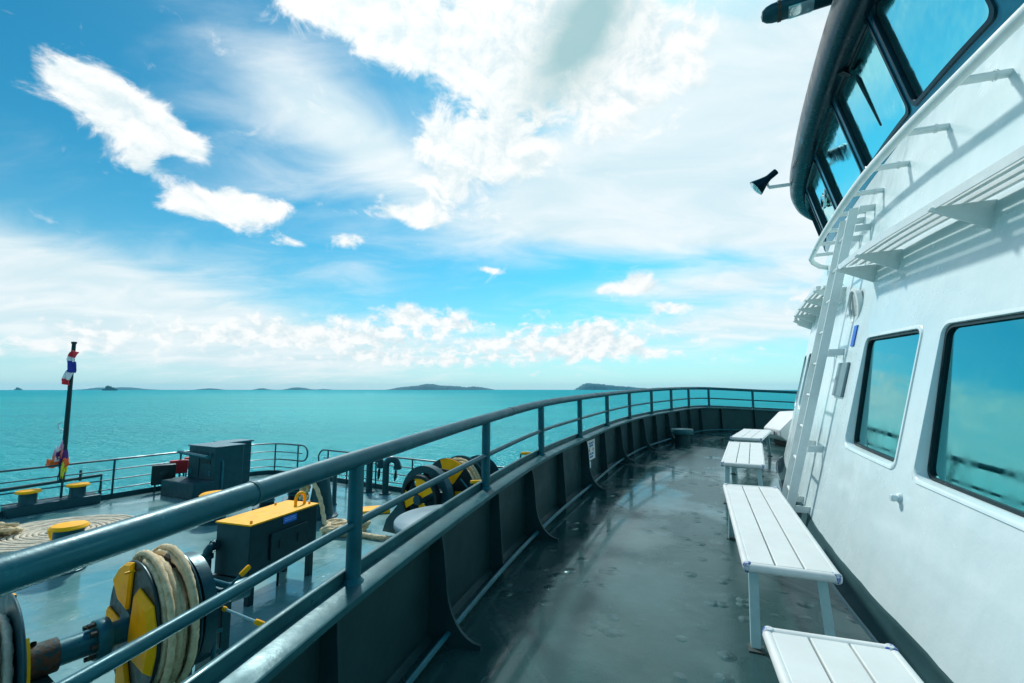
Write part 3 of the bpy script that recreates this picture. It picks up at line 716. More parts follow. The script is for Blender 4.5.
# flag: limp striped cloth hanging along the pole
FG = thing('flag', tuple(J(.90)), 'limp flag of red, white and blue stripes hanging by the top of the flagstaff', 'flag')
def cloth(k0, k1, o0, o1, seed, thick=.012, name='stripe', mat='fred', parent=None, wid=.22):
    rng = random.Random(seed); rows = []
    for i in range(7):
        k = k0 + (k1 - k0) * i / 6; base = J(k); off = o0 + (o1 - o0) * i / 6; rr = []
        for j in range(9):
            s = j / 8; rr.append(base + Vector((off + wid * s - .05, -.075 + .055 * math.sin(s * 7 + k * 40 + seed * .3) - .02 * s, -.05 * s + .02 * math.sin(k * 90))))
        rows.append(rr)
    m_ = MB(); m_.sweep(rows, closed_prof=False)
    o = m_.build(name, mat, parent, smooth=80); so = o.modifiers.new('thick', 'SOLIDIFY'); so.thickness = thick; return o
ks = [.955, .905, .875, .79, .745, .70]; offs = [.05, .03, .01, -.06, -.07, -.09]
for i, c in enumerate(('fred', 'fwhite', 'fblue', 'fwhite', 'fred')):
    cloth(ks[i], ks[i + 1], offs[i], offs[i + 1], 1, mat=c, parent=FG, wid=.20 + (.06 if c == 'fblue' else 0))
GR = thing('ribbon_garland', tuple(J(.15)), 'bright orange, yellow and purple ribbons tied round the foot of the flagstaff', 'ribbons')
rng = random.Random(4)
for nm, cmat, items in (('ribbon', 'orange', [(.13, -.28, .0), (.14, .20, -.04), (.17, .06, .12), (.16, -.16, .02)]), ('ribbon', 'lime', [(.13, .22, -.16), (.12, .15, -.2)]), ('ribbon', 'pink', [(.21, .06, .05), (.24, .02, .1), (.18, -.1, .05)]), ('ribbon', 'purple', [(.20, -.05, -.05), (.10, .02, -.28), (.17, .04, -.1)]), ('ribbon', 'fwhite', [(.17, -.08, .02), (.22, -.08, .03)])):
    m_ = MB()
    for k, ex, ez in items:
        for q in range(5):
            rows = []; e = Vector((ex * (.7 + .6 * rng.random()), -.1 + .06 * rng.random(), ez + .12 * (rng.random() - .5)))
            w = Vector((0, .01, .045 + .03 * rng.random()))
            for i in range(6):
                s = i / 5; p = J(k) + Vector((0, -.06, 0)) + e * s + Vector((0, 0, .05 * math.sin(s * 3.1 + q))); rows.append([p - w * (.5 + s * .5), p + w * (.5 + s * .5)])
            m_.sweep(rows, closed_prof=False)
    o = m_.build(nm, cmat, GR, smooth=80); so = o.modifiers.new('thick', 'SOLIDIFY'); so.thickness = .008
mb = MB(); mb.lathe([(.065, -.25), (.085, -.18), (.09, .1), (.075, .22), (.062, .26)], J(.15), jt - j0, 14); mb.build('wrapping', 'purple', GR)

def rail_box(c, w, h, dpt, mat, label, legs=True, detail=True, ang=ang):
    rz_ = rotz(ang); T = thing('switch_box', (c.x, c.y, F), label, 'box', 'boxes on the bow railing')
    m_ = MB(); m_.box(c, (w, dpt, h), rz_); m_.build('housing', mat, T, bevel=.02)
    m_ = MB(); m_.box(c + rz_ @ Vector((0, -dpt / 2 - .011, 0)), (w * .84, .016, h * .84), rz_); m_.build('lid', mat, T, bevel=.006)
    if legs:
        for s in (-.32, .32):
            q = c + rz_ @ Vector((s * w, 0, 0)); m_ = MB(); m_.tube([(q.x, q.y, F), (q.x, q.y, c.z - h / 2)], .022, 8); m_.build('leg', 'gear', T)
    if detail:
        m_ = MB(); m_.lathe([(.11, 0), (.11, .03), (.08, .04), (.001, .042)], c + rz_ @ Vector((.02, -dpt / 2 - .018, .03)), rz_ @ Vector((0, -1, 0)), 20); m_.build('dial', 'black', T)
rail_box(Vector((-10.42, 13.95, -1.02)), .58, .56, .30, 'black', 'black switch box on two legs beside the left bow railing', ang=R(38))
rail_box(Vector((-10.42, 14.55, -.90)), .46, .40, .22, 'red', 'nearer and fuller of the two red boxes by the bow railing', detail=False, ang=R(38))
rail_box(Vector((-10.45, 15.15, -.86)), .36, .34, .22, 'red', 'farther red box, half hidden by the grey locker', detail=False, ang=R(38))

# ------------------------------------------------------------------ grey locker with hood
U = Vector((.89, -.45, 0)); V = Vector((.45, .89, 0)); aU = math.atan2(-.45, .89); rU = rotz(aU)
lc = at_fd(-8.97, 14.1)
LK = thing('deck_locker', tuple(lc), 'big dark grey steel locker with a stepped base beside the bow railing', 'locker')
mb = MB(); mb.box(lc + Vector((0, 0, .68)), (1.32, .85, 1.36), rU); mb.build('body', 'gear', LK, bevel=.02)
mb = MB(); mb.box(lc + Vector((0, 0, 1.375)), (1.39, .92, .03), rU); mb.build('top_plate', 'gearlite', LK, bevel=.006)
mb = MB(); mb.box(lc - V * .72 - U * .08 + Vector((0, 0, .22)), (1.6, .58, .44), rU); mb.build('step', 'gear', LK, bevel=.02)
mb = MB(); mb.tube([lc - V * .56 - U * .95 + Vector((0, 0, 1.17)), lc - V * .62 + U * .62 + Vector((0, 0, 1.12))], .05, 10); mb.build('grab_bar', 'gearlite', LK)
mb = MB(); mb.box(lc - V * .432 + U * -.1 + Vector((0, 0, .78)), (.012, .02, .6), rU); mb.box(lc - V * .435 + U * .2 + Vector((0, 0, .95)), (.5, .014, .12), rU); mb.build('hinge', 'black', LK)
for a_, h_ in ((-.5, 1.15), (-.5, .62), (.45, 1.15), (.45, .62)):
    mb = MB(); mb.box(lc - V * .43 + U * a_ + Vector((0, 0, h_)), (.09, .03, .13), rU); mb.build('hinge', 'gearlite', LK, bevel=.006)
mb = MB(); mb.tube([lc + U * .67 + V * -.2 + Vector((0, 0, .02)), lc + U * .69 + V * -.2 + Vector((0, 0, .9)), lc + U * .62 + V * -.2 + Vector((0, 0, 1.0))], .03, 8); mb.build('conduit', 'gearlite', LK)
fb = at_fd(-9.15, 15.25)
FB = thing('tall_cabinet', tuple(fb), 'narrow dark cabinet standing right behind the grey locker', 'cabinet')
mb = MB(); mb.box(fb + Vector((0, 0, .66)), (.62, .8, 1.32), rU); mb.build('body', 'gear', FB, bevel=.01)
mb = MB(); mb.box(fb + Vector((0, 0, 1.35)), (.72, .9, .05), rU); mb.build('top_plate', 'gearlite', FB, bevel=.006)

# ------------------------------------------------------------------ cabinet with yellow lid
yc = at_fd(-3.80, 7.42); yu = Vector((.316, .949, 0)); ay = math.atan2(.949, .316); rY = rotz(ay); yv = Vector((-yu.y, yu.x, 0))
YB = thing('equipment_cabinet', tuple(yc), 'black steel cabinet on legs with a bright yellow lid, next to the mooring winch', 'cabinet')
mb = MB(); mb.box(yc + Vector((0, 0, .755)), (1.32, .64, .71), rY); mb.build('body', 'cabinet', YB, bevel=.012)
mb = MB(); mb.box(yc + Vector((0, 0, 1.124)), (1.35, .67, .022), rY); ld = mb.build('lid', 'yellow', YB, bevel=.004)
def Y3(a, b, h): return yc + yu * a + yv * b + Vector((0, 0, h))
mb = MB(); mb.tube([Y3(.42, -.08 + .0, 1.13), Y3(.42, -.08, 1.22)] + [Y3(.52 - .10 * math.cos(math.pi * k / 8), -.08, 1.22 + .1 * math.sin(math.pi * k / 8)) for k in range(9)] + [Y3(.62, -.08, 1.13)], .026, 10); mb.build('handle', 'yellow', ld)
mb = MB()
for a, b in ((-.60, -.26), (.34, .26), (.60, -.2)): mb.lathe([(.02, 0), (.02, .03), (.012, .04), (.001, .042)], Y3(a, b, 1.134), n=10)
mb.build('knob', 'yellow', ld)
mb = MB(); mb.box(Y3(.05, -.337, .72), (.72, .03, .38), rY); dr = mb.build('door', 'cabinet', YB, bevel=.01)
for a in (-.14, .22):
    mb = MB(); mb.box(Y3(a, -.357, .72), (.05, .012, .12), rY); mb.build('latch', 'black', dr, bevel=.004)
mb = MB(); mb.box(Y3(.06, -.324, 1.04), (.27, .007, .10), rY); lb_ = mb.build('label_plate', 'blue', YB)
mb = MB()
for h, a, b in ((1.06, -.05, .04), (1.06, .06, .16), (1.03, -.05, .1), (1.03, .12, .17)):
    mb.box(Y3((a + b) / 2, -.329, h), (b - a, .004, .013), rY)
mb.build('lettering', 'paleblue', lb_, smooth=0)
for a, b in ((-.55, -.24), (-.55, .24), (.58, -.26), (.58, .26)):
    mb = MB(); mb.box(Y3(a, b, .2), (.09, .09, .41), rY); mb.build('leg', 'cabinet', YB, bevel=.005)
mb = MB(); mb.box(Y3(-.60, -.0, .36), (.16, .78, .06), rY); mb.build('cross_beam', 'cabinet', YB, bevel=.006)
mb = MB(); mb.tube([Y3(.1, -.1, 0), Y3(.1, -.1, .41)], .02, 8); mb.tube([Y3(.06, -.1, .37), Y3(.16, -.1, .37)], .07, 12); mb.build('conduit', 'black', YB)
mb = MB(); mb.tube([Y3(-.80, .30, .02), Y3(-.80, .30, .72)] + [Y3(-.72 - .08 * math.cos(a), .30, .72 + .08 * math.sin(a)) for a in (R(30), R(60), R(90))] + [Y3(-.60, .30, .80)], .06, 14)
mb.lathe([(.085, 0), (.085, .05)], Y3(-.80, .30, .66), n=16); mb.lathe([(.085, 0), (.085, .04)], Y3(-.72, .30, .80), yu, 16); mb.build('inlet_pipe', 'gear', YB)

# ------------------------------------------------------------------ mooring winches
WR = .60
AT = Vector((.54, .842, 0)).normalized(); FW = Vector((-AT.y, AT.x, 0))
def flange(m_, c, ax, r=WR, th=.025, ri=.0):
    m_.lathe([(max(ri, .001), 0), (r - .012, 0), (r, .008), (r, th - .008), (r - .012, th), (max(ri, .001), th)], c, ax, 48)
def sectors(c, ax, offs, r0, r1, h, lip=0.):
    m_ = MB()
    for a0, a1 in offs:
        m_.lathe([(r0, 0), (r0, h), (r1, h), (r1, 0)], c, ax, 12, R(a0), R(a1))
        if lip: m_.lathe([(r1, -lip), (r1 + .012, -lip), (r1 + .012, h), (r1, h)], c, ax, 12, R(a0), R(a1))
    return m_
def bolts(m_, c, ax, r, n, s, h):
    ax = Vector(ax).normalized(); u = (Vector((0, 0, 1)) - ax * ax.z).normalized(); w = ax.cross(u)
    for k in range(n):
        a = 2 * math.pi * k / n; m_.lathe([(.001, h), (s, h), (s, 0)], Vector(c) + (u * math.cos(a) + w * math.sin(a)) * r, ax, 6)
wc = Vector((-3.62, 4.62, -.76)); SH = lambda t, z=0.: wc + AT * t + Vector((0, 0, z))
WN = thing('mooring_winch', (wc.x, wc.y, F), 'big mooring winch with black and yellow drum flanges on the foredeck, lower left', 'winch')
mb = MB(); mb.tube([SH(-1.6), SH(1.05)], .105, 20); mb.build('shaft', 'gearlite', WN)
for t0 in (-.30,):
    mb = MB(); mb.lathe([(.085, 0), (.165, 0), (.17, .01), (.17, .09), (.165, .10), (.085, .10)], SH(t0), AT, 24); cp = mb.build('coupling', 'gearlite', WN)
    uz_ = Vector((0, 0, 1)); wv_ = AT.cross(uz_)
    for q in range(8):
        mb = MB(); a_ = 2 * math.pi * q / 8; mb.lathe([(.001, .05), (.022, .05), (.022, 0)], SH(t0) + (uz_ * math.cos(a_) + wv_ * math.sin(a_)) * .14, -AT, 6); mb.build('bolt', 'rust', cp)
mb = MB(); mb.lathe([(.085, 0), (.135, 0), (.135, .24), (.085, .24)], SH(-.78), AT, 20); bolts(mb, SH(-.69), Vector((0, 0, 1)), .1, 2, .02, .16); mb.build('bearing', 'rust', WN)
for t0, inn in ((-.02, 1), (.32, -1)):
    mb = MB(); flange(mb, SH(t0), AT); fl = mb.build('flange', 'black' if inn == 1 else 'gear', WN, smooth=30)
    if inn == 1:
        for poly_, lift in (([(-.04, .99), (-.10, .22), (-.50, .30), (-.80, .58), (-.55, .82), (-.30, .95)], .02), ([(.26, .66), (.80, .52), (.97, .20), (.98, -.15), (.88, -.44), (.14, -.36), (.16, .05)], .05), ([(-.10, -.36), (.22, -.95), (-.10, -.985), (-.34, -.90), (-.30, -.50)], .02), ([(-.95, .1), (-.45, .02), (-.50, -.30), (-.80, -.58), (-.95, -.25)], .02)):
            m_ = MB(); cp_ = SH(t0) - AT * .004
            q_ = [cp_ - FW * (a * (WR - .004)) + Vector((0, 0, b * (WR - .004))) for a, b in poly_]
            cen = sum(q_, Vector()) / len(q_)
            m_.add(q_ + [q - AT * .012 for q in q_] + [cen + (q - cen) * .86 - AT * (.012 + lift) for q in q_], [tuple(range(len(q_)))] + [(i, (i + 1) % len(q_), (i + 1) % len(q_) + len(q_), i + len(q_)) for i in range(len(q_))] + [(i + len(q_), (i + 1) % len(q_) + len(q_), (i + 1) % len(q_) + 2 * len(q_), i + 2 * len(q_)) for i in range(len(q_))] + [tuple(range(2 * len(q_), 3 * len(q_)))])
            m_.build('yellow_plate', 'yellow', fl, smooth=20)
        mb = MB(); mb.lathe([(.09, 0), (.17, 0), (.17, -.05), (.09, -.05)], SH(t0), AT, 24); mb.build('hub', 'gear', fl)
        mb = MB(); mb.tube([SH(t0 - .01) + Vector((0, 0, .52)), SH(t0 - .09) + Vector((0, 0, .52))], .012, 8); mb.build('pin', 'yellow', fl)
mb = MB(); flange(mb, SH(-.86), AT); fl = mb.build('flange', 'gear', WN, smooth=30)
sectors(SH(-.835), AT, [(-42, -2), (50, 90), (140, 180), (230, 270)], .16, WR - .02, .02).build('yellow_plate', 'yellow', fl, smooth=30)
mb = MB(); mb.lathe([(.3, 0), (.3, .30)], SH(.005), AT, 32); mb.lathe([(.3, 0), (.3, .4)], SH(-1.28), AT, 32); mb.build('drum_core', 'gear', WN)
# brake band, frames and handles to the right of the drum
mb = MB(); mb.lathe([(.50, 0), (.54, 0), (.54, .11), (.50, .11), (.50, 0)], SH(.39), AT, 40); flange(mb, SH(.42), AT, .5, .03); mb.build('brake_band', 'gear', WN)
mb = MB(); mb.box(SH(.72, -.42), (.10, .5, .86), rotz(math.atan2(AT.y, AT.x))); mb.box(SH(.72, -.02), (.08, .3, .3), rotz(math.atan2(AT.y, AT.x))); mb.build('side_frame', 'gear', WN, bevel=.01)
mb = MB(); mb.box(SH(-.66, -.48), (.14, .5, .72), rotz(math.atan2(AT.y, AT.x))); mb.build('pedestal', 'gear', WN, bevel=.01)
ia = -FW  # towards the house
def WQ(t, o, z): return wc + AT * (t - .20) + ia * (o + .02) + Vector((0, 0, z - .06))
mb = MB(); mb.tube([WQ(.40, .12, .60), WQ(.62, .16, .42)], .035, 10); mb.tube([WQ(.36, .06, .66), WQ(.46, .12, .56)], .05, 8); mb.build('brake_screw', 'rust', WN)
mb = MB(); mb.tube([WQ(.58, .14, .44), WQ(.95, .24, .22)], .032, 10); mb.lathe([(.05, 0), (.05, .05)], WQ(.7, .17, .37), AT, 12)
for z in (.1, -.15, -.35): mb.tube([WQ(.45, .3, z), WQ(.85, .3, z)], .02, 8)
mb.tube([WQ(.55, .34, .2), WQ(.55, .36, -.6)], .018, 8); mb.tube([WQ(.75, .36, .25), WQ(.75, .36, -.6)], .022, 8); mb.build('linkage', 'gearlite', WN)
def lever(a, b, mat='gearlite'):
    m_ = MB(); m_.tube([a, b], .014, 8); h = m_.build('lever', mat, WN)
    d = (b - a).normalized(); m_ = MB(); m_.lathe([(.001, -.005), (.024, 0), (.027, .02), (.027, .10), (.022, .115), (.001, .12)], b - d * .01, d, 12); m_.build('grip', 'yellow', h)
    m_ = MB(); m_.lathe([(.02, -.02), (.024, 0), (.02, .02)], a, d, 10); m_.build('tip', 'yellow', h)
lever(WQ(.62, .36, .10), WQ(.98, .36, .36)); lever(WQ(.80, .42, .10), WQ(1.02, .62, -.06), 'leg')
mb = MB(); mb.tube([WQ(.52, .22, .30), WQ(.52, .24, -.2)], .015, 8); mb.build('stop_rod', 'yellow', WN)

def rope_on_drum(t0, t1, r0, label, name, layers=2, rr=.03, seed=1, mat='rope'):
    rng = random.Random(seed); T = thing(name, tuple(SH((t0 + t1) / 2)), label, 'rope', 'mooring ropes on the foredeck')
    uz = Vector((0, 0, 1)); w = AT.cross(uz)
    for L_ in range(layers):
        pts = []; turns = (t1 - t0) / (rr * 2.0); nst = int(turns * 70); r = r0 + L_ * rr * 1.75
        ph = [rng.uniform(0, 6) for _ in range(6)]
        for i in range(nst):
            k = i / (nst - 1); a = 2 * math.pi * turns * k
            t = t0 + (t1 - t0) * (k if L_ % 2 == 0 else 1 - k) + .022 * math.sin(a * .37 + ph[0]) + .012 * math.sin(a * 1.17 + ph[1])
            q = r + .016 * math.sin(a * .53 + ph[2]) + .010 * math.sin(a * 1.31 + ph[3]) + .008 * math.sin(a * 5.3 + ph[4])
            t = min(max(t, t0), t1)
            pts.append(SH(t) + (uz * math.cos(a) + w * math.sin(a)) * q)
        m_ = MB(); m_.tube(pts, rr, 10, lobes=3, twist=42, depth=.16); m_.build('strand', mat, T, smooth=80)
    if layers > 2:      # a last loose turn lying across the others
        pts = []
        for i in range(190):
            k = i / 189; a = 2 * math.pi * (2.6 * k + .35); pts.append(SH(t0 + .02 + (t1 - t0 - .04) * (.5 - .5 * math.cos(k * 7.3 + 1))) + (uz * math.cos(a) + w * math.sin(a)) * (r0 + layers * rr * 1.72 + .012 * math.sin(a * 2.3)))
        m_ = MB(); m_.tube(pts, rr * .95, 10, lobes=3, twist=42, depth=.16); m_.build('strand', mat, T, smooth=80)
    return T
TR = rope_on_drum(.045, .285, .47, 'thick tan rope wound on the winch drum beside the yellow lidded cabinet', 'mooring_rope', 3, .033, 3)
# frayed patch of loose fibres on that rope
m_ = MB(); rng = random.Random(9); uz = Vector((0, 0, 1)); w = AT.cross(uz)
for k in range(170):
    a = rng.uniform(-2.2, -.2) ; t = rng.uniform(.07, .27); r = .60
    p = SH(t) + (uz * math.cos(a) + w * math.sin(a)) * r; d = Vector((rng.uniform(-1, 1), rng.uniform(-1, 1), rng.uniform(-1.2, .6))).normalized() * rng.uniform(.03, .09)
    m_.tube([p - d * .4, p + (uz * math.cos(a) + w * math.sin(a)) * .012, p + d * .6], .006, 4)
m_.build('frayed_fibre', 'rope', TR, smooth=80)
rope_on_drum(-1.24, -.90, .40, 'pale rope on the winch drum that the left edge of the picture cuts off', 'mooring_rope', 2, .033, 5, 'ropepale')

# right hand winch
a2 = Vector((.52, .854, 0)).normalized(); w2 = Vector((-1.78, 9.08, -.62)); f2 = Vector((-a2.y, a2.x, 0))
S2 = lambda t, z=0., o=0.: w2 + a2 * t + f2 * o + Vector((0, 0, z))
W2 = thing('anchor_windlass', (w2.x, w2.y, F), 'anchor windlass with dark drums and yellow plates behind the railing post', 'windlass')
mb = MB(); mb.tube([S2(-.1), S2(2.9)], .09, 16); mb.build('shaft', 'gear', W2)
mb = MB(); mb.lathe([(.40, 0), (.46, 0), (.46, .14), (.40, .14), (.40, 0)], S2(-.05), a2, 36); bw = mb.build('brake_wheel', 'black', W2)
sectors(S2(-.05), a2, [(-20, 62), (120, 185), (240, 290)], .10, .45, .03).build('yellow_plate', 'yellow', bw, smooth=30)
mb = MB(); mb.lathe([(.48, 0), (.62, 0), (.62, .16), (.48, .16), (.48, 0)], S2(.12), a2, 40); mb.build('guard', 'gear', W2)
mb = MB(); mb.prism([S2(.14, -.8, .15), S2(.14, -.8, 1.15), S2(.14, -.55, 1.05), S2(.14, -.1, .62), S2(.14, .25, .45), S2(.14, .2, .2)], a2 * .1); mb.build('chain_guard', 'gear', W2)
for t0, m1 in ((.85, 'black'), (1.30, 'gear'), (2.0, 'gear')):
    mb = MB(); flange(mb, S2(t0), a2, .68 if t0 < 1.9 else .6); f_ = mb.build('flange', m1, W2, smooth=30)
    if t0 < 1: sectors(S2(t0) - a2 * .024, a2, [(-20, 40), (190, 262), (85, 140)], .2, .67, .022).build('yellow_plate', 'yellow', f_, smooth=30)
mb = MB(); mb.lathe([(.3, 0), (.3, 1.2)], S2(.9), a2, 32); mb.build('drum_core', 'black', W2)
for t0 in (.5, 1.6, 2.4):
    mb = MB(); mb.box(S2(t0, -.38), (.16, .55, .9), rotz(math.atan2(a2.y, a2.x))); mb.build('side_frame', 'gear', W2, bevel=.01)
mb = MB(); mb.tube([S2(.2, .42, .1), S2(.5, .50, -.1), S2(.75, .42, -.15)], .03, 8); mb.lathe([(.05, 0), (.05, .09)], S2(.22, .44, .08), a2, 12); mb.build('brake_screw', 'rust', W2)
for (p, q, r_) in ((S2(.55, .35, -.55), S2(.62, .12, -.75), S2(.62, .30, -.75)), (S2(2.6, .1, -.6), S2(2.6, .35, -.7), S2(2.6, .62, -.75))):
    mb = MB(); mb.tube([p, q, r_], .02, 8); h = mb.build('crank', 'gearlite', W2)
    mb = MB(); mb.tube([r_, r_ + Vector((.22, .05, 0))], .035, 10); mb.build('grip', 'yellow', h)
S0 = SH; SH_old = SH
def SH(t, z=0.): return S2(t, z)
AT_old = AT; AT = a2
rope_on_drum(.93, 1.25, .42, 'tan rope on the right windlass drum, partly behind the railing', 'mooring_rope', 3, .034, 11)
AT = AT_old; SH = SH_old
# yellow deck plate
yp = at_fd(-3.45, 11.75)
mb = MB(); mb.box(yp + Vector((0, 0, .05)), (.75, .5, .10), rotz(R(20))); pl = tag(mb.build('deck_plate', 'yellow', bevel=.02), 'low yellow plate on the foredeck left of the windlass', 'deck plate')

# ------------------------------------------------------------------ big round hatch drum
hc = at_fd(-.82, 6.55)
hz_ = .16
HD = thing('round_hatch', tuple(hc), 'wide grey round ventilator drum with a flat top just outside the bulwark', 'ventilator')
mb = MB(); mb.lathe([(.78, 0), (.78, 1.06 + hz_), (.74, 1.06 + hz_)], hc, n=56); mb.build('body', 'gear', HD)
hc = hc + Vector((0, 0, hz_))
mb = MB(); mb.lathe([(.78, 1.05), (.80, 1.055), (.80, 1.10), (.785, 1.115), (.4, 1.135), (.001, 1.14)], hc, n=56); mb.build('cover', 'grey', HD, smooth=50)
dl_ = at_fd(-1.55, 4.3)
SL = thing('small_ventilator', tuple(dl_), 'little rounded blue grey ventilator peeping over the bulwark by the post', 'ventilator')
mb = MB(); mb.lathe([(.16, 0), (.16, .8), (.2, .82), (.21, .95), (.17, 1.05), (.08, 1.1), (.001, 1.11)], dl_, n=28); mb.build('hood', 'grey', SL)
mb = MB(); mb.lathe([(.215, .84), (.222, .86), (.215, .88)], dl_, n=28); mb.build('band', 'yellow', SL)

# ------------------------------------------------------------------ gooseneck vents
for k, (x, y, lab) in enumerate(((-4.28, 14.0, 'left one of two dark gooseneck vent pipes at the foredeck railing'), (-3.72, 13.75, 'right one of two dark gooseneck vent pipes at the foredeck railing'))):
    g0 = at_fd(x, y); T = thing('gooseneck_vent', tuple(g0), lab, 'vent pipe', 'gooseneck vents on the foredeck')
    pts = [g0, g0 + Vector((0, 0, .82))] + [g0 + Vector((.17 - .17 * math.cos(a), 0, .82 + .17 * math.sin(a))) for a in [math.pi * q / 8 for q in range(1, 9)]] + [g0 + Vector((.34, 0, .78))]
    m_ = MB(); m_.tube(pts, .095, 16); m_.build('pipe', 'gear', T)
    m_ = MB(); m_.lathe([(.1, 0), (.12, .02), (.12, .1), (.1, .12)], g0 + Vector((.34, 0, .70)), n=16); m_.build('mouth', 'gear', T)
    m_ = MB(); m_.tube([g0 + Vector((.30, -.02, .68)), g0 + Vector((.29, -.03, .5)), g0 + Vector((.27, -.02, .36))], [.03, .05, .015], 8); m_.build('float_ball', 'black', T)
    m_ = MB(); m_.lathe([(.17, 0), (.17, .03), (.1, .035)], g0, n=16); m_.build('foot_ring', 'gear', T)

# ------------------------------------------------------------------ bollards on the foredeck
def mush(x, y, r, h, label, cap=True, tilt=0., rr=None):
    c = at_fd(x, y); T = thing('bollard', tuple(c), label, 'bollard', 'bollards on the foredeck')
    r2 = rr or r
    m_ = MB(); m_.lathe([(r * 1.35, 0), (r * 1.3, .03), (r, .05), (r2, h * .94)], c, n=28); m_.build('post', 'gear', T)
    m_ = MB(); m_.lathe([(r2 * .98, h * .93), (r2 * 1.3, h * .95), (r2 * 1.34, h * .975), (r2 * 1.15, h * 1.03), (.001, h * 1.06)], c, n=28); m_.build('cap', 'yellow' if cap else 'gear', T)
    return T
mush(-7.55, 8.05, .20, .74, 'dark bollard with a yellow cap in front of the flat rope coil')
mush(-6.9, 10.9, .24, .64, 'dark bollard mostly hidden by the thick railing, a yellow cap just showing')
mush(-4.62, 11.35, .30, 1.05, 'tapered dark bollard with a small yellow cap, a rope hanging over its side', rr=.16)
mush(-4.72, 12.45, .055, 1.12, 'slim post with a yellow top standing behind the tapered bollard')
for x, y, lab in ((-6.32, 12.1, 'nearer of two dark bollards wrapped with rope rings'), (-5.95, 12.85, 'farther of two dark bollards wrapped with rope rings')):
    c = at_fd(x, y); T = thing('bollard', tuple(c), lab, 'bollard', 'bollards on the foredeck')
    m_ = MB(); m_.box(c + Vector((0, 0, .04)), (.6, .6, .09), rotz(.4)); m_.build('base', 'gear', T, bevel=.01)
    m_ = MB(); m_.lathe([(.17, .08), (.17, .62), (.2, .64), (.2, .70), (.001, .71)], c, n=24); m_.build('post', 'black', T)
    for hh in (.18, .26, .34, .42):
        m_ = MB(); m_.lathe([(.17, hh), (.195, hh + .015), (.195, hh + .035), (.17, hh + .05)], c, n=24); m_.build('rope_ring', 'gearlite', T)
for x, y, lab, lean in ((-8.92, 9.2, 'bent yellow pin left of the capped bollard by the rope coil', -.10), (-7.55, 9.55, 'short straight yellow pin right of the capped bollard by the rope coil', -.02)):
    c = at_fd(x, y); m_ = MB(); m_.tube([c + Vector((.16, 0, .10)), c + Vector((.02, 0, .10)), c + Vector((lean * .5, 0, .2)), c + Vector((lean, 0, .36))] if lean < -.05 else [c, c + Vector((lean, 0, .38))], .03, 10)
    tag(m_.build('deck_pin', 'yellow'), lab, 'pin', 'yellow pins on the foredeck')

# ------------------------------------------------------------------ flat rope coil and rope pile
cc = at_fd(-9.55, 10.0); pts = []; turns = 13; rr = .042
for i in range(turns * 56):
    a = 2 * math.pi * i / 56; r = .22 + i / 56 * rr * 1.95
    pts.append(cc + Vector((r * math.cos(a) * 1.15, r * math.sin(a), rr + .008 * math.sin(a * 3.3))))
RC = thing('rope_coil', tuple(cc), 'pale rope laid in a wide flat spiral on the foredeck near the left railing', 'rope', 'mooring ropes on the foredeck')
m_ = MB(); m_.tube(pts, rr, 8, lobes=2, twist=30, depth=.12); m_.build('coil', 'ropepale', RC, smooth=80)
rng = random.Random(5); m_ = MB()
hp = cc + Vector((-1.15, -.35, .12))
for k in range(9):
    pts = [hp + Vector((rng.uniform(-.5, .5), rng.uniform(-.25, .25), rng.uniform(-.05, .16))) for _ in range(5)]
    m_.tube(dense([tuple(p) for p in pts], 8), .038, 8, lobes=3, twist=40, depth=.15)
m_.build('tangled_end', 'rope', RC, smooth=80)

pc = at_fd(-3.75, 10.05)
RPl = thing('rope_pile', tuple(pc), 'tan rope hanging from the tapered bollard and ending in a loose knotted heap', 'rope', 'mooring ropes on the foredeck')
b_ = at_fd(-4.62, 11.35)
hang = [b_ + Vector((-.34, -.05, .45)), b_ + Vector((-.36, -.12, .70)), b_ + Vector((-.24, -.24, .86)), b_ + Vector((-.05, -.28, .80)), b_ + Vector((.12, -.32, .45)), b_ + Vector((.26, -.45, .12)), at_fd(-4.2, 10.6, .06), at_fd(-3.95, 10.3, .1)]
m_ = MB(); m_.tube(dense([tuple(p) for p in hang], 16), .05, 10, lobes=3, twist=30, depth=.15); m_.build('hanging_line', 'rope', RPl, smooth=80)
m_ = MB(); kn = [b_ + Vector((-.34 + .09 * math.cos(q * 1.3), -.16 + .06 * math.sin(q * 2.1), .62 + .16 * math.sin(q * .9))) for q in range(14)]
m_.tube(dense([tuple(p) for p in kn], 6), .042, 8, lobes=3, twist=40, depth=.15); m_.build('hitch', 'rope', RPl, smooth=80)
m_ = MB(); rng = random.Random(12)
for k in range(5):
    pts = []
    for q in range(12):
        a = q / 12 * 2 * math.pi * 1.4 + k; pts.append(pc + Vector((.20 + .36 * math.cos(a) * (1.0 + .3 * rng.random()), .0 + .24 * math.sin(a * (1 + .1 * k)) + rng.uniform(-.05, .05), .055 + .05 * k * .6 + .03 * math.sin(a * 2))))
    m_.tube(dense([tuple(p) for p in pts], 8), .05, 10, lobes=3, twist=30, depth=.15)
m_.tube(dense([tuple(at_fd(*p)) for p in ((-3.4, 9.95, .07), (-3.0, 9.75, .055), (-2.65, 9.6, .055), (-2.3, 9.55, .055))], 10), .05, 10, lobes=3, twist=30, depth=.15)
m_.build('heap', 'rope', RPl, smooth=80)
pn = b_ + Vector((-.25, -.22, .75)); m_ = MB(); m_.tube([pn, pn + Vector((.06, 0, .42))], .03, 8); tag(m_.build('deck_pin', 'yellow'), 'upright yellow pin on the side of the tapered bollard holding the rope', 'pin', 'yellow pins on the foredeck')

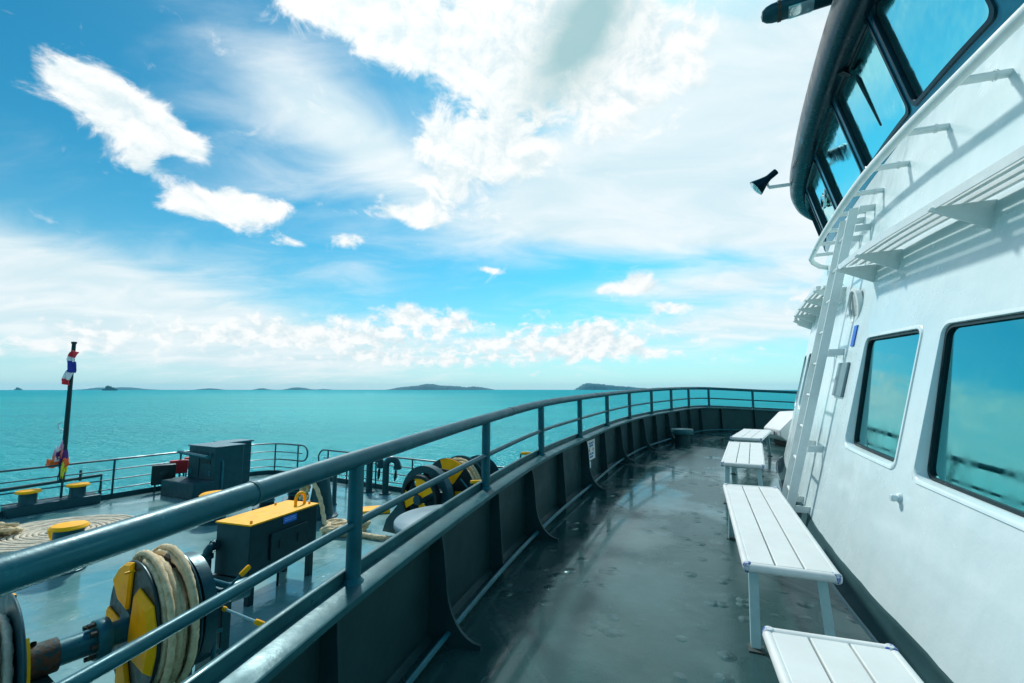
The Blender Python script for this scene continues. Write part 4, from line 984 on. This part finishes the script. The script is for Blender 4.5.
# ------------------------------------------------------------------ islands and distant ships
def island(x0, x1, D, prof, seed):
    """prof: heights (m) spaced evenly along the ridge; x given as tangent of the bearing"""
    rng = random.Random(seed); n_ = 90; m_ = 9; mb = MB(); depth = (x1 - x0) * D * .35 + 60
    P_ = dense([(i, h) for i, h in enumerate(prof)], 12); A = [(x0 + (x1 - x0) * i / n_) for i in range(n_ + 1)]
    noise_ = [rng.uniform(-1, 1) for _ in range(n_ + 1)]
    for i, a in enumerate(A):
        k = i / n_ * (len(P_) - 1); h = P_[int(round(k))][1]
        for j in range(m_):
            s = j / (m_ - 1); q = math.sin(math.pi * s) ** .7
            hh = max(0, h * q * (1 + .07 * noise_[i] + .08 * rng.uniform(-1, 1))) 
            d = D + (s - .5) * depth
            mb.v.append((a * D + (s - .5) * 40 * rng.uniform(-1, 1), d, SEA - 1 + hh + (1 if 0 < s < 1 else 0)))
    for i in range(n_):
        for j in range(m_ - 1): a = i * m_ + j; mb.f.append((a, a + 1, a + m_ + 1, a + m_))
    o = mb.build('island', 'hazy_forest', smooth=35); return tag(o, kind='structure')
k = 1 / 455.1
def B(px): return (px - 512) * k
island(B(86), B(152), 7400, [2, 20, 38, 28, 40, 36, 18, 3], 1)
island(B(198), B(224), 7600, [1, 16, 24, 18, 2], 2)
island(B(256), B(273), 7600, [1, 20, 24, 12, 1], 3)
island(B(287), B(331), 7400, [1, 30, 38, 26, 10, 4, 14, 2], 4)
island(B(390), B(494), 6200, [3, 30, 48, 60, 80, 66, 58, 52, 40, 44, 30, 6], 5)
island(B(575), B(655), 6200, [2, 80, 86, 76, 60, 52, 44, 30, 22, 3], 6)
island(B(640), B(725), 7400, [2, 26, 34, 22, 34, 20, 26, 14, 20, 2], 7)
def ship(bear, D, Ln, label, mats=('gear', 'white')):
    x = bear * D; T = thing('distant_ship', (x, D, SEA), label, 'ship', 'ships on the horizon')
    m_ = MB(); h = Ln * .11
    m_.prism([(x - Ln / 2, D - 6, SEA + h), (x - Ln * .46, D - 6, SEA - .5), (x + Ln * .47, D - 6, SEA - .5), (x + Ln / 2, D - 6, SEA + h * 1.05)], (0, 12, 0)); m_.build('hull', mats[0], T, smooth=0)
    m_ = MB(); m_.box((x, D, SEA + h * 1.5), (Ln * .6, 9, h)); m_.box((x - Ln * .1, D, SEA + h * 2.35), (Ln * .38, 8, h * .7)); m_.box((x - Ln * .16, D, SEA + h * 2.9), (Ln * .14, 6, h * .4)); m_.build('superstructure', mats[0], T, smooth=0)
    m_ = MB(); m_.tube([(x - Ln * .1, D, SEA + h * 2.6), (x - Ln * .1, D, SEA + h * 3.6)], .5, 8); m_.build('mast', mats[0], T)
ship(B(112), 3200, 100, 'dark ferry far off on the sea in front of the leftmost island')
ship(B(21), 5200, 90, 'tiny ship on the horizon at the far left')

# ------------------------------------------------------------------ haze
hv = MB(); hv.box((0, 0, 45), (18600, 18600, 106)); 
hm = bpy.data.materials.new('sea_haze'); hm.use_nodes = True; nt = hm.node_tree; nt.nodes.clear()
o_ = nt.nodes.new('ShaderNodeOutputMaterial'); vp = nt.nodes.new('ShaderNodeVolumePrincipled'); vp.inputs['Color'].default_value = (.20, .72, .95, 1); vp.inputs['Density'].default_value = 5.5e-5; vp.inputs['Anisotropy'].default_value = 0
nt.links.new(vp.outputs[0], o_.inputs['Volume'])
tag(hv.build('haze', hm, smooth=0), kind='stuff')

# ------------------------------------------------------------------ camera
cam = bpy.data.cameras.new('camera'); cam.lens = 16; cam.sensor_width = 36; cam.clip_start = .05; cam.clip_end = 40000
co = bpy.data.objects.new('camera', cam); col.objects.link(co); co.location = (0, 0, 1.5); co.rotation_euler = (R(96), 0, 0); scene.camera = co

# ------------------------------------------------------------------ sun and sky
SUN_AZ, SUN_EL = R(-22), R(46)
sd = Vector((math.sin(SUN_AZ) * math.cos(SUN_EL), math.cos(SUN_AZ) * math.cos(SUN_EL), math.sin(SUN_EL)))
sl = bpy.data.lights.new('sun', 'SUN'); sl.energy = 3.1; sl.angle = R(4); sl.color = (1, .975, .93)
so = bpy.data.objects.new('sun', sl); col.objects.link(so); so.rotation_euler = sd.to_track_quat('Z', 'Y').to_euler()

w = bpy.data.worlds.new('World'); scene.world = w; w.use_nodes = True; nt = w.node_tree; N = nt.nodes; L = nt.links; N.clear()
out = N.new('ShaderNodeOutputWorld'); bg = N.new('ShaderNodeBackground'); L.new(bg.outputs[0], out.inputs[0])
sky = N.new('ShaderNodeTexSky'); sky.sky_type = 'NISHITA'; sky.sun_disc = False; sky.sun_elevation = SUN_EL; sky.sun_rotation = -SUN_AZ; sky.air_density = 1.0; sky.dust_density = .6; sky.ozone_density = 2.5
tc = N.new('ShaderNodeTexCoord'); sx = N.new('ShaderNodeSeparateXYZ'); L.new(tc.outputs['Generated'], sx.inputs[0])
def mth(op, a, b=None, c=None, clamp=False):
    q = N.new('ShaderNodeMath'); q.operation = op; q.use_clamp = clamp
    for i, v_ in enumerate((a, b, c)):
        if v_ is None: continue
        if isinstance(v_, (int, float)): q.inputs[i].default_value = v_
        else: L.new(v_, q.inputs[i])
    return q.outputs[0]
def smooth(v_, a, b):
    q = N.new('ShaderNodeMapRange'); q.interpolation_type = 'SMOOTHSTEP'; q.inputs[1].default_value = a; q.inputs[2].default_value = b; L.new(v_, q.inputs[0]); return q.outputs[0]
def comb(x, y, z):
    q = N.new('ShaderNodeCombineXYZ')
    for i, v_ in enumerate((x, y, z)):
        if isinstance(v_, (int, float)): q.inputs[i].default_value = v_
        else: L.new(v_, q.inputs[i])
    return q.outputs[0]
def noise(vec, s, d=8, r=.6, dist=0.):
    q = N.new('ShaderNodeTexNoise'); q.inputs['Scale'].default_value = s; q.inputs['Detail'].default_value = d; q.inputs['Roughness'].default_value = r; q.inputs['Distortion'].default_value = dist
    L.new(vec, q.inputs['Vector']); return q.outputs['Fac']
az = mth('ARCTAN2', sx.outputs[0], sx.outputs[1]); el = mth('ARCSINE', sx.outputs[2])
elc = mth('MAXIMUM', el, 0.)
def blob(az0, el0, ra, re, rot=0., wgt=1.):
    """soft elliptical patch of the sky where cloud gathers (degrees)"""
    da = mth('SUBTRACT', az, R(az0)); de = mth('SUBTRACT', el, R(el0)); c_, s_ = math.cos(R(rot)), math.sin(R(rot))
    u_ = mth('MULTIPLY_ADD', da, c_ / R(ra), mth('MULTIPLY', de, s_ / R(ra))); v_ = mth('MULTIPLY_ADD', da, -s_ / R(re), mth('MULTIPLY', de, c_ / R(re)))
    return mth('MULTIPLY', mth('POWER', 2.718, mth('MULTIPLY', mth('ADD', mth('MULTIPLY', u_, u_), mth('MULTIPLY', v_, v_)), -1.)), wgt)
def total(lst):
    s_ = lst[0]
    for q in lst[1:]: s_ = mth('ADD', s_, q)
    return s_
CUM = [blob(-45.5, 26.8, 2.8, 1.7, -6, 1.1), blob(-42.5, 25.6, 3.4, 2.8, 0, 1.25), blob(-39, 24.8, 2.8, 2.2, 0, 1.1), blob(-36.4, 23.9, 1.8, 1.2, 0, .9), blob(-29.5, 19.6, 3.2, 1.6, 0, 1.2), blob(-33, 19.3, 2.6, 2.1, 0, 1.25), blob(-36.5, 18.9, 2.2, 1.6, 0, 1.1), blob(-40, 21.2, 2.4, 1.2, -4, 1.1),
       blob(-20.3, 17.3, 2.0, 1.0, 12, 1.), blob(-26.6, 16.4, 1.8, .7, 0, .9), blob(-4, 29, 6, 3.4, 0, 1.25), blob(-10, 29.5, 2.5, 2., 0, 1.), blob(1, 27.5, 4, 2.4, 0, 1.1), blob(-15, 21.3, 4.5, 1.3, 2, 1.1), blob(-10.5, 20.6, 2.5, 1.2, 0, 1.), blob(-8, 24.5, 5.5, 3, -10, 1.), blob(-25, 31, 3, 1.6, -20, .7),
       blob(-2.8, 14.9, 1.4, .42, -8, 1.), blob(16, 12.3, 3.6, 1.1, 0, 1.2), blob(15.5, 13.6, 1.8, 1.1, 0, .7), blob(11.5, 12.2, 1.2, .5, 15, .9), blob(19, 9.8, 3, .8, 0, .8), blob(9.5, 6.8, 3.6, 1.7, 15, 1.), blob(8, 5.2, 6, 1.2, 4, .8), blob(-13, 9.2, 4.0, 1.5, 2, 1.), blob(-7, 8.3, 3, 1.2, 6, .8), blob(3, 7.6, 2, .9, 0, .6), blob(-2, 5.6, 6, 1.1, 4, .6), blob(-20, 6.2, 9, 1.3, 0, .8), blob(-34, 5.6, 10, 1.2, 0, .75), blob(-46, 3.6, 8, .9, 0, .7), blob(-10, 3.6, 14, .9, 0, .6), blob(34, 10, 3, 2.2, 0, .9), blob(16, 4, 10, 1.0, 0, .5), blob(-14, 6.0, 26, 3.2, 0, .34), blob(-30, 7.5, 2.5, .8, 0, .6), blob(-21, 8.2, 2, .8, 0, .6), blob(-43, 5, 2.5, .8, 0, .5), blob(4, 9.6, 1.6, .6, 0, .7), blob(-17, 4.2, 3, .7, 0, .5), blob(14, 5.4, 3, .9, 0, .6), blob(18, 7, 12, 2.5, 0, .3),
       blob(-3, 39, 13, 5.2, -6, 1.4), blob(13, 37, 12, 7, 0, 1.4), blob(-20, 40, 10, 3.2, -10, 1.3), blob(-30, 42, 7, 2.6, -6, 1.2), blob(-75, 22, 14, 6, 0, 1.), blob(-110, 30, 22, 9, 0, 1.), blob(-160, 35, 30, 12, 0, 1.), blob(-95, 12, 20, 3, 0, .9)]
VEIL = [blob(25, 31, 17, 12, 0, 1.2), blob(9, 25, 12, 5.0, 8, 1.), blob(22, 19.5, 17, 3.2, -2, 1.), blob(0, 50, 26, 10, 0, .9), blob(42, 22, 14, 12, 0, 1.),
        blob(-47, 9.2, 14, 3.4, -9, 1.25), blob(-34, 5.2, 18, 4.2, -6, 1.1), blob(-25, 31, 9, 4, -20, .55), blob(-15, 26, 8, 3.4, -30, .5), blob(-24, 27, 20, 10, 0, .5), blob(-30, 13, 16, 3, 0, .3), blob(-3, 20, 14, 5, 0, .35), blob(24, 12, 12, 1.6, 3, .65), blob(28, 7.5, 14, 3, 0, .8), blob(-5, 5, 25, 3.4, 0, .62), blob(-90, 12, 30, 6, 0, .8), blob(-100, 35, 30, 14, 0, .7), blob(110, 30, 50, 25, 0, .8)]
nv1 = comb(mth('MULTIPLY', az, 1.), mth('MULTIPLY', el, 1.35), .3)
low = smooth(el, R(6), R(15))
def cumnoise(v):
    a = noise(v, 13, 11, .62, .5); b = noise(v, 34, 9, .58, .3)
    return mth('MULTIPLY_ADD', mth('SUBTRACT', a, b), low, b)
n1 = cumnoise(nv1)
n1b = cumnoise(comb(mth('ADD', az, R(.6) * -1), mth('MULTIPLY_ADD', el, 1.35, R(1.7)), .3))
inv = mth('DIVIDE', 1., mth('ADD', sx.outputs[2], .22))
pv = comb(mth('MULTIPLY', sx.outputs[0], inv), mth('MULTIPLY', mth('MULTIPLY', sx.outputs[1], inv), 1.8), .7)
n2 = noise(pv, 2.2, 9, .58, .6)
dens = mth('MULTIPLY_ADD', mth('SUBTRACT', n1, .5), 2.6, total(CUM))
m1 = smooth(dens, .32, .98)
dv = mth('MULTIPLY_ADD', mth('SUBTRACT', n2, .5), 1.0, total(VEIL))
m2 = mth('MULTIPLY', smooth(dv, .08, 1.05), .93)
hz = mth('MULTIPLY', mth('POWER', 2.718, mth('MULTIPLY', mth('POWER', mth('DIVIDE', elc, R(9)), 1.2), -1.)), .84)   # thick air towards the horizon
# tint of the clear sky and how bright each cloud is
tint = N.new('ShaderNodeMix'); tint.data_type = 'RGBA'; tint.blend_type = 'MULTIPLY'; tint.inputs[0].default_value = 1; L.new(sky.outputs[0], tint.inputs[6]); tint.inputs[7].default_value = (.04, .98, 1.10, 1)
def mixc(f, a, b):
    q = N.new('ShaderNodeMix'); q.data_type = 'RGBA'; L.new(f, q.inputs[0])
    for i, v_ in ((6, a), (7, b)):
        if isinstance(v_, tuple): q.inputs[i].default_value = v_
        else: L.new(v_, q.inputs[i])
    return q.outputs[2]
shade = smooth(mth('ADD', mth('MULTIPLY', mth('SUBTRACT', n1b, n1), 2.4), .42), .1, .9)
core = mth('MULTIPLY', blob(9.5, 39.8, 8, 3.6, 38, 1.25), smooth(n1b, -.05, .5), clamp=True)
ccol = mixc(shade, (8.6, 8.75, 8.7, 1), (6.1, 7.3, 7.7, 1))
vcol = mixc(smooth(n2, .3, .7), (6.0, 7.4, 7.9, 1), (8.0, 8.5, 8.6, 1))
c0_ = mixc(hz, tint.outputs[2], (6.5, 8.2, 8.5, 1))
c1_ = mixc(m2, c0_, vcol)
c2_ = mixc(m1, c1_, ccol)
c2_ = mixc(mth('MULTIPLY', core, .95), c2_, (3.0, 5.0, 5.3, 1))
glow = mth('POWER', mth('MAXIMUM', mth('ADD', mth('MULTIPLY', sx.outputs[0], sd.x), mth('ADD', mth('MULTIPLY', sx.outputs[1], sd.y), mth('MULTIPLY', sx.outputs[2], sd.z))), 0.), 14.)
gl = N.new('ShaderNodeMix'); gl.data_type = 'RGBA'; gl.blend_type = 'ADD'; L.new(mth('MULTIPLY', glow, .22), gl.inputs[0]); L.new(c2_, gl.inputs[6]); gl.inputs[7].default_value = (3, 3, 2.8, 1)
L.new(gl.outputs[2], bg.inputs['Color']); bg.inputs['Strength'].default_value = .1
w.cycles.sampling_method = 'MANUAL'; w.cycles.sample_map_resolution = 1024
scene.view_settings.view_transform = 'Standard'; scene.view_settings.look = 'None'; scene.view_settings.exposure = .24; scene.view_settings.gamma = 1
scene.cycles.max_bounces = 8; scene.cycles.volume_bounces = 0
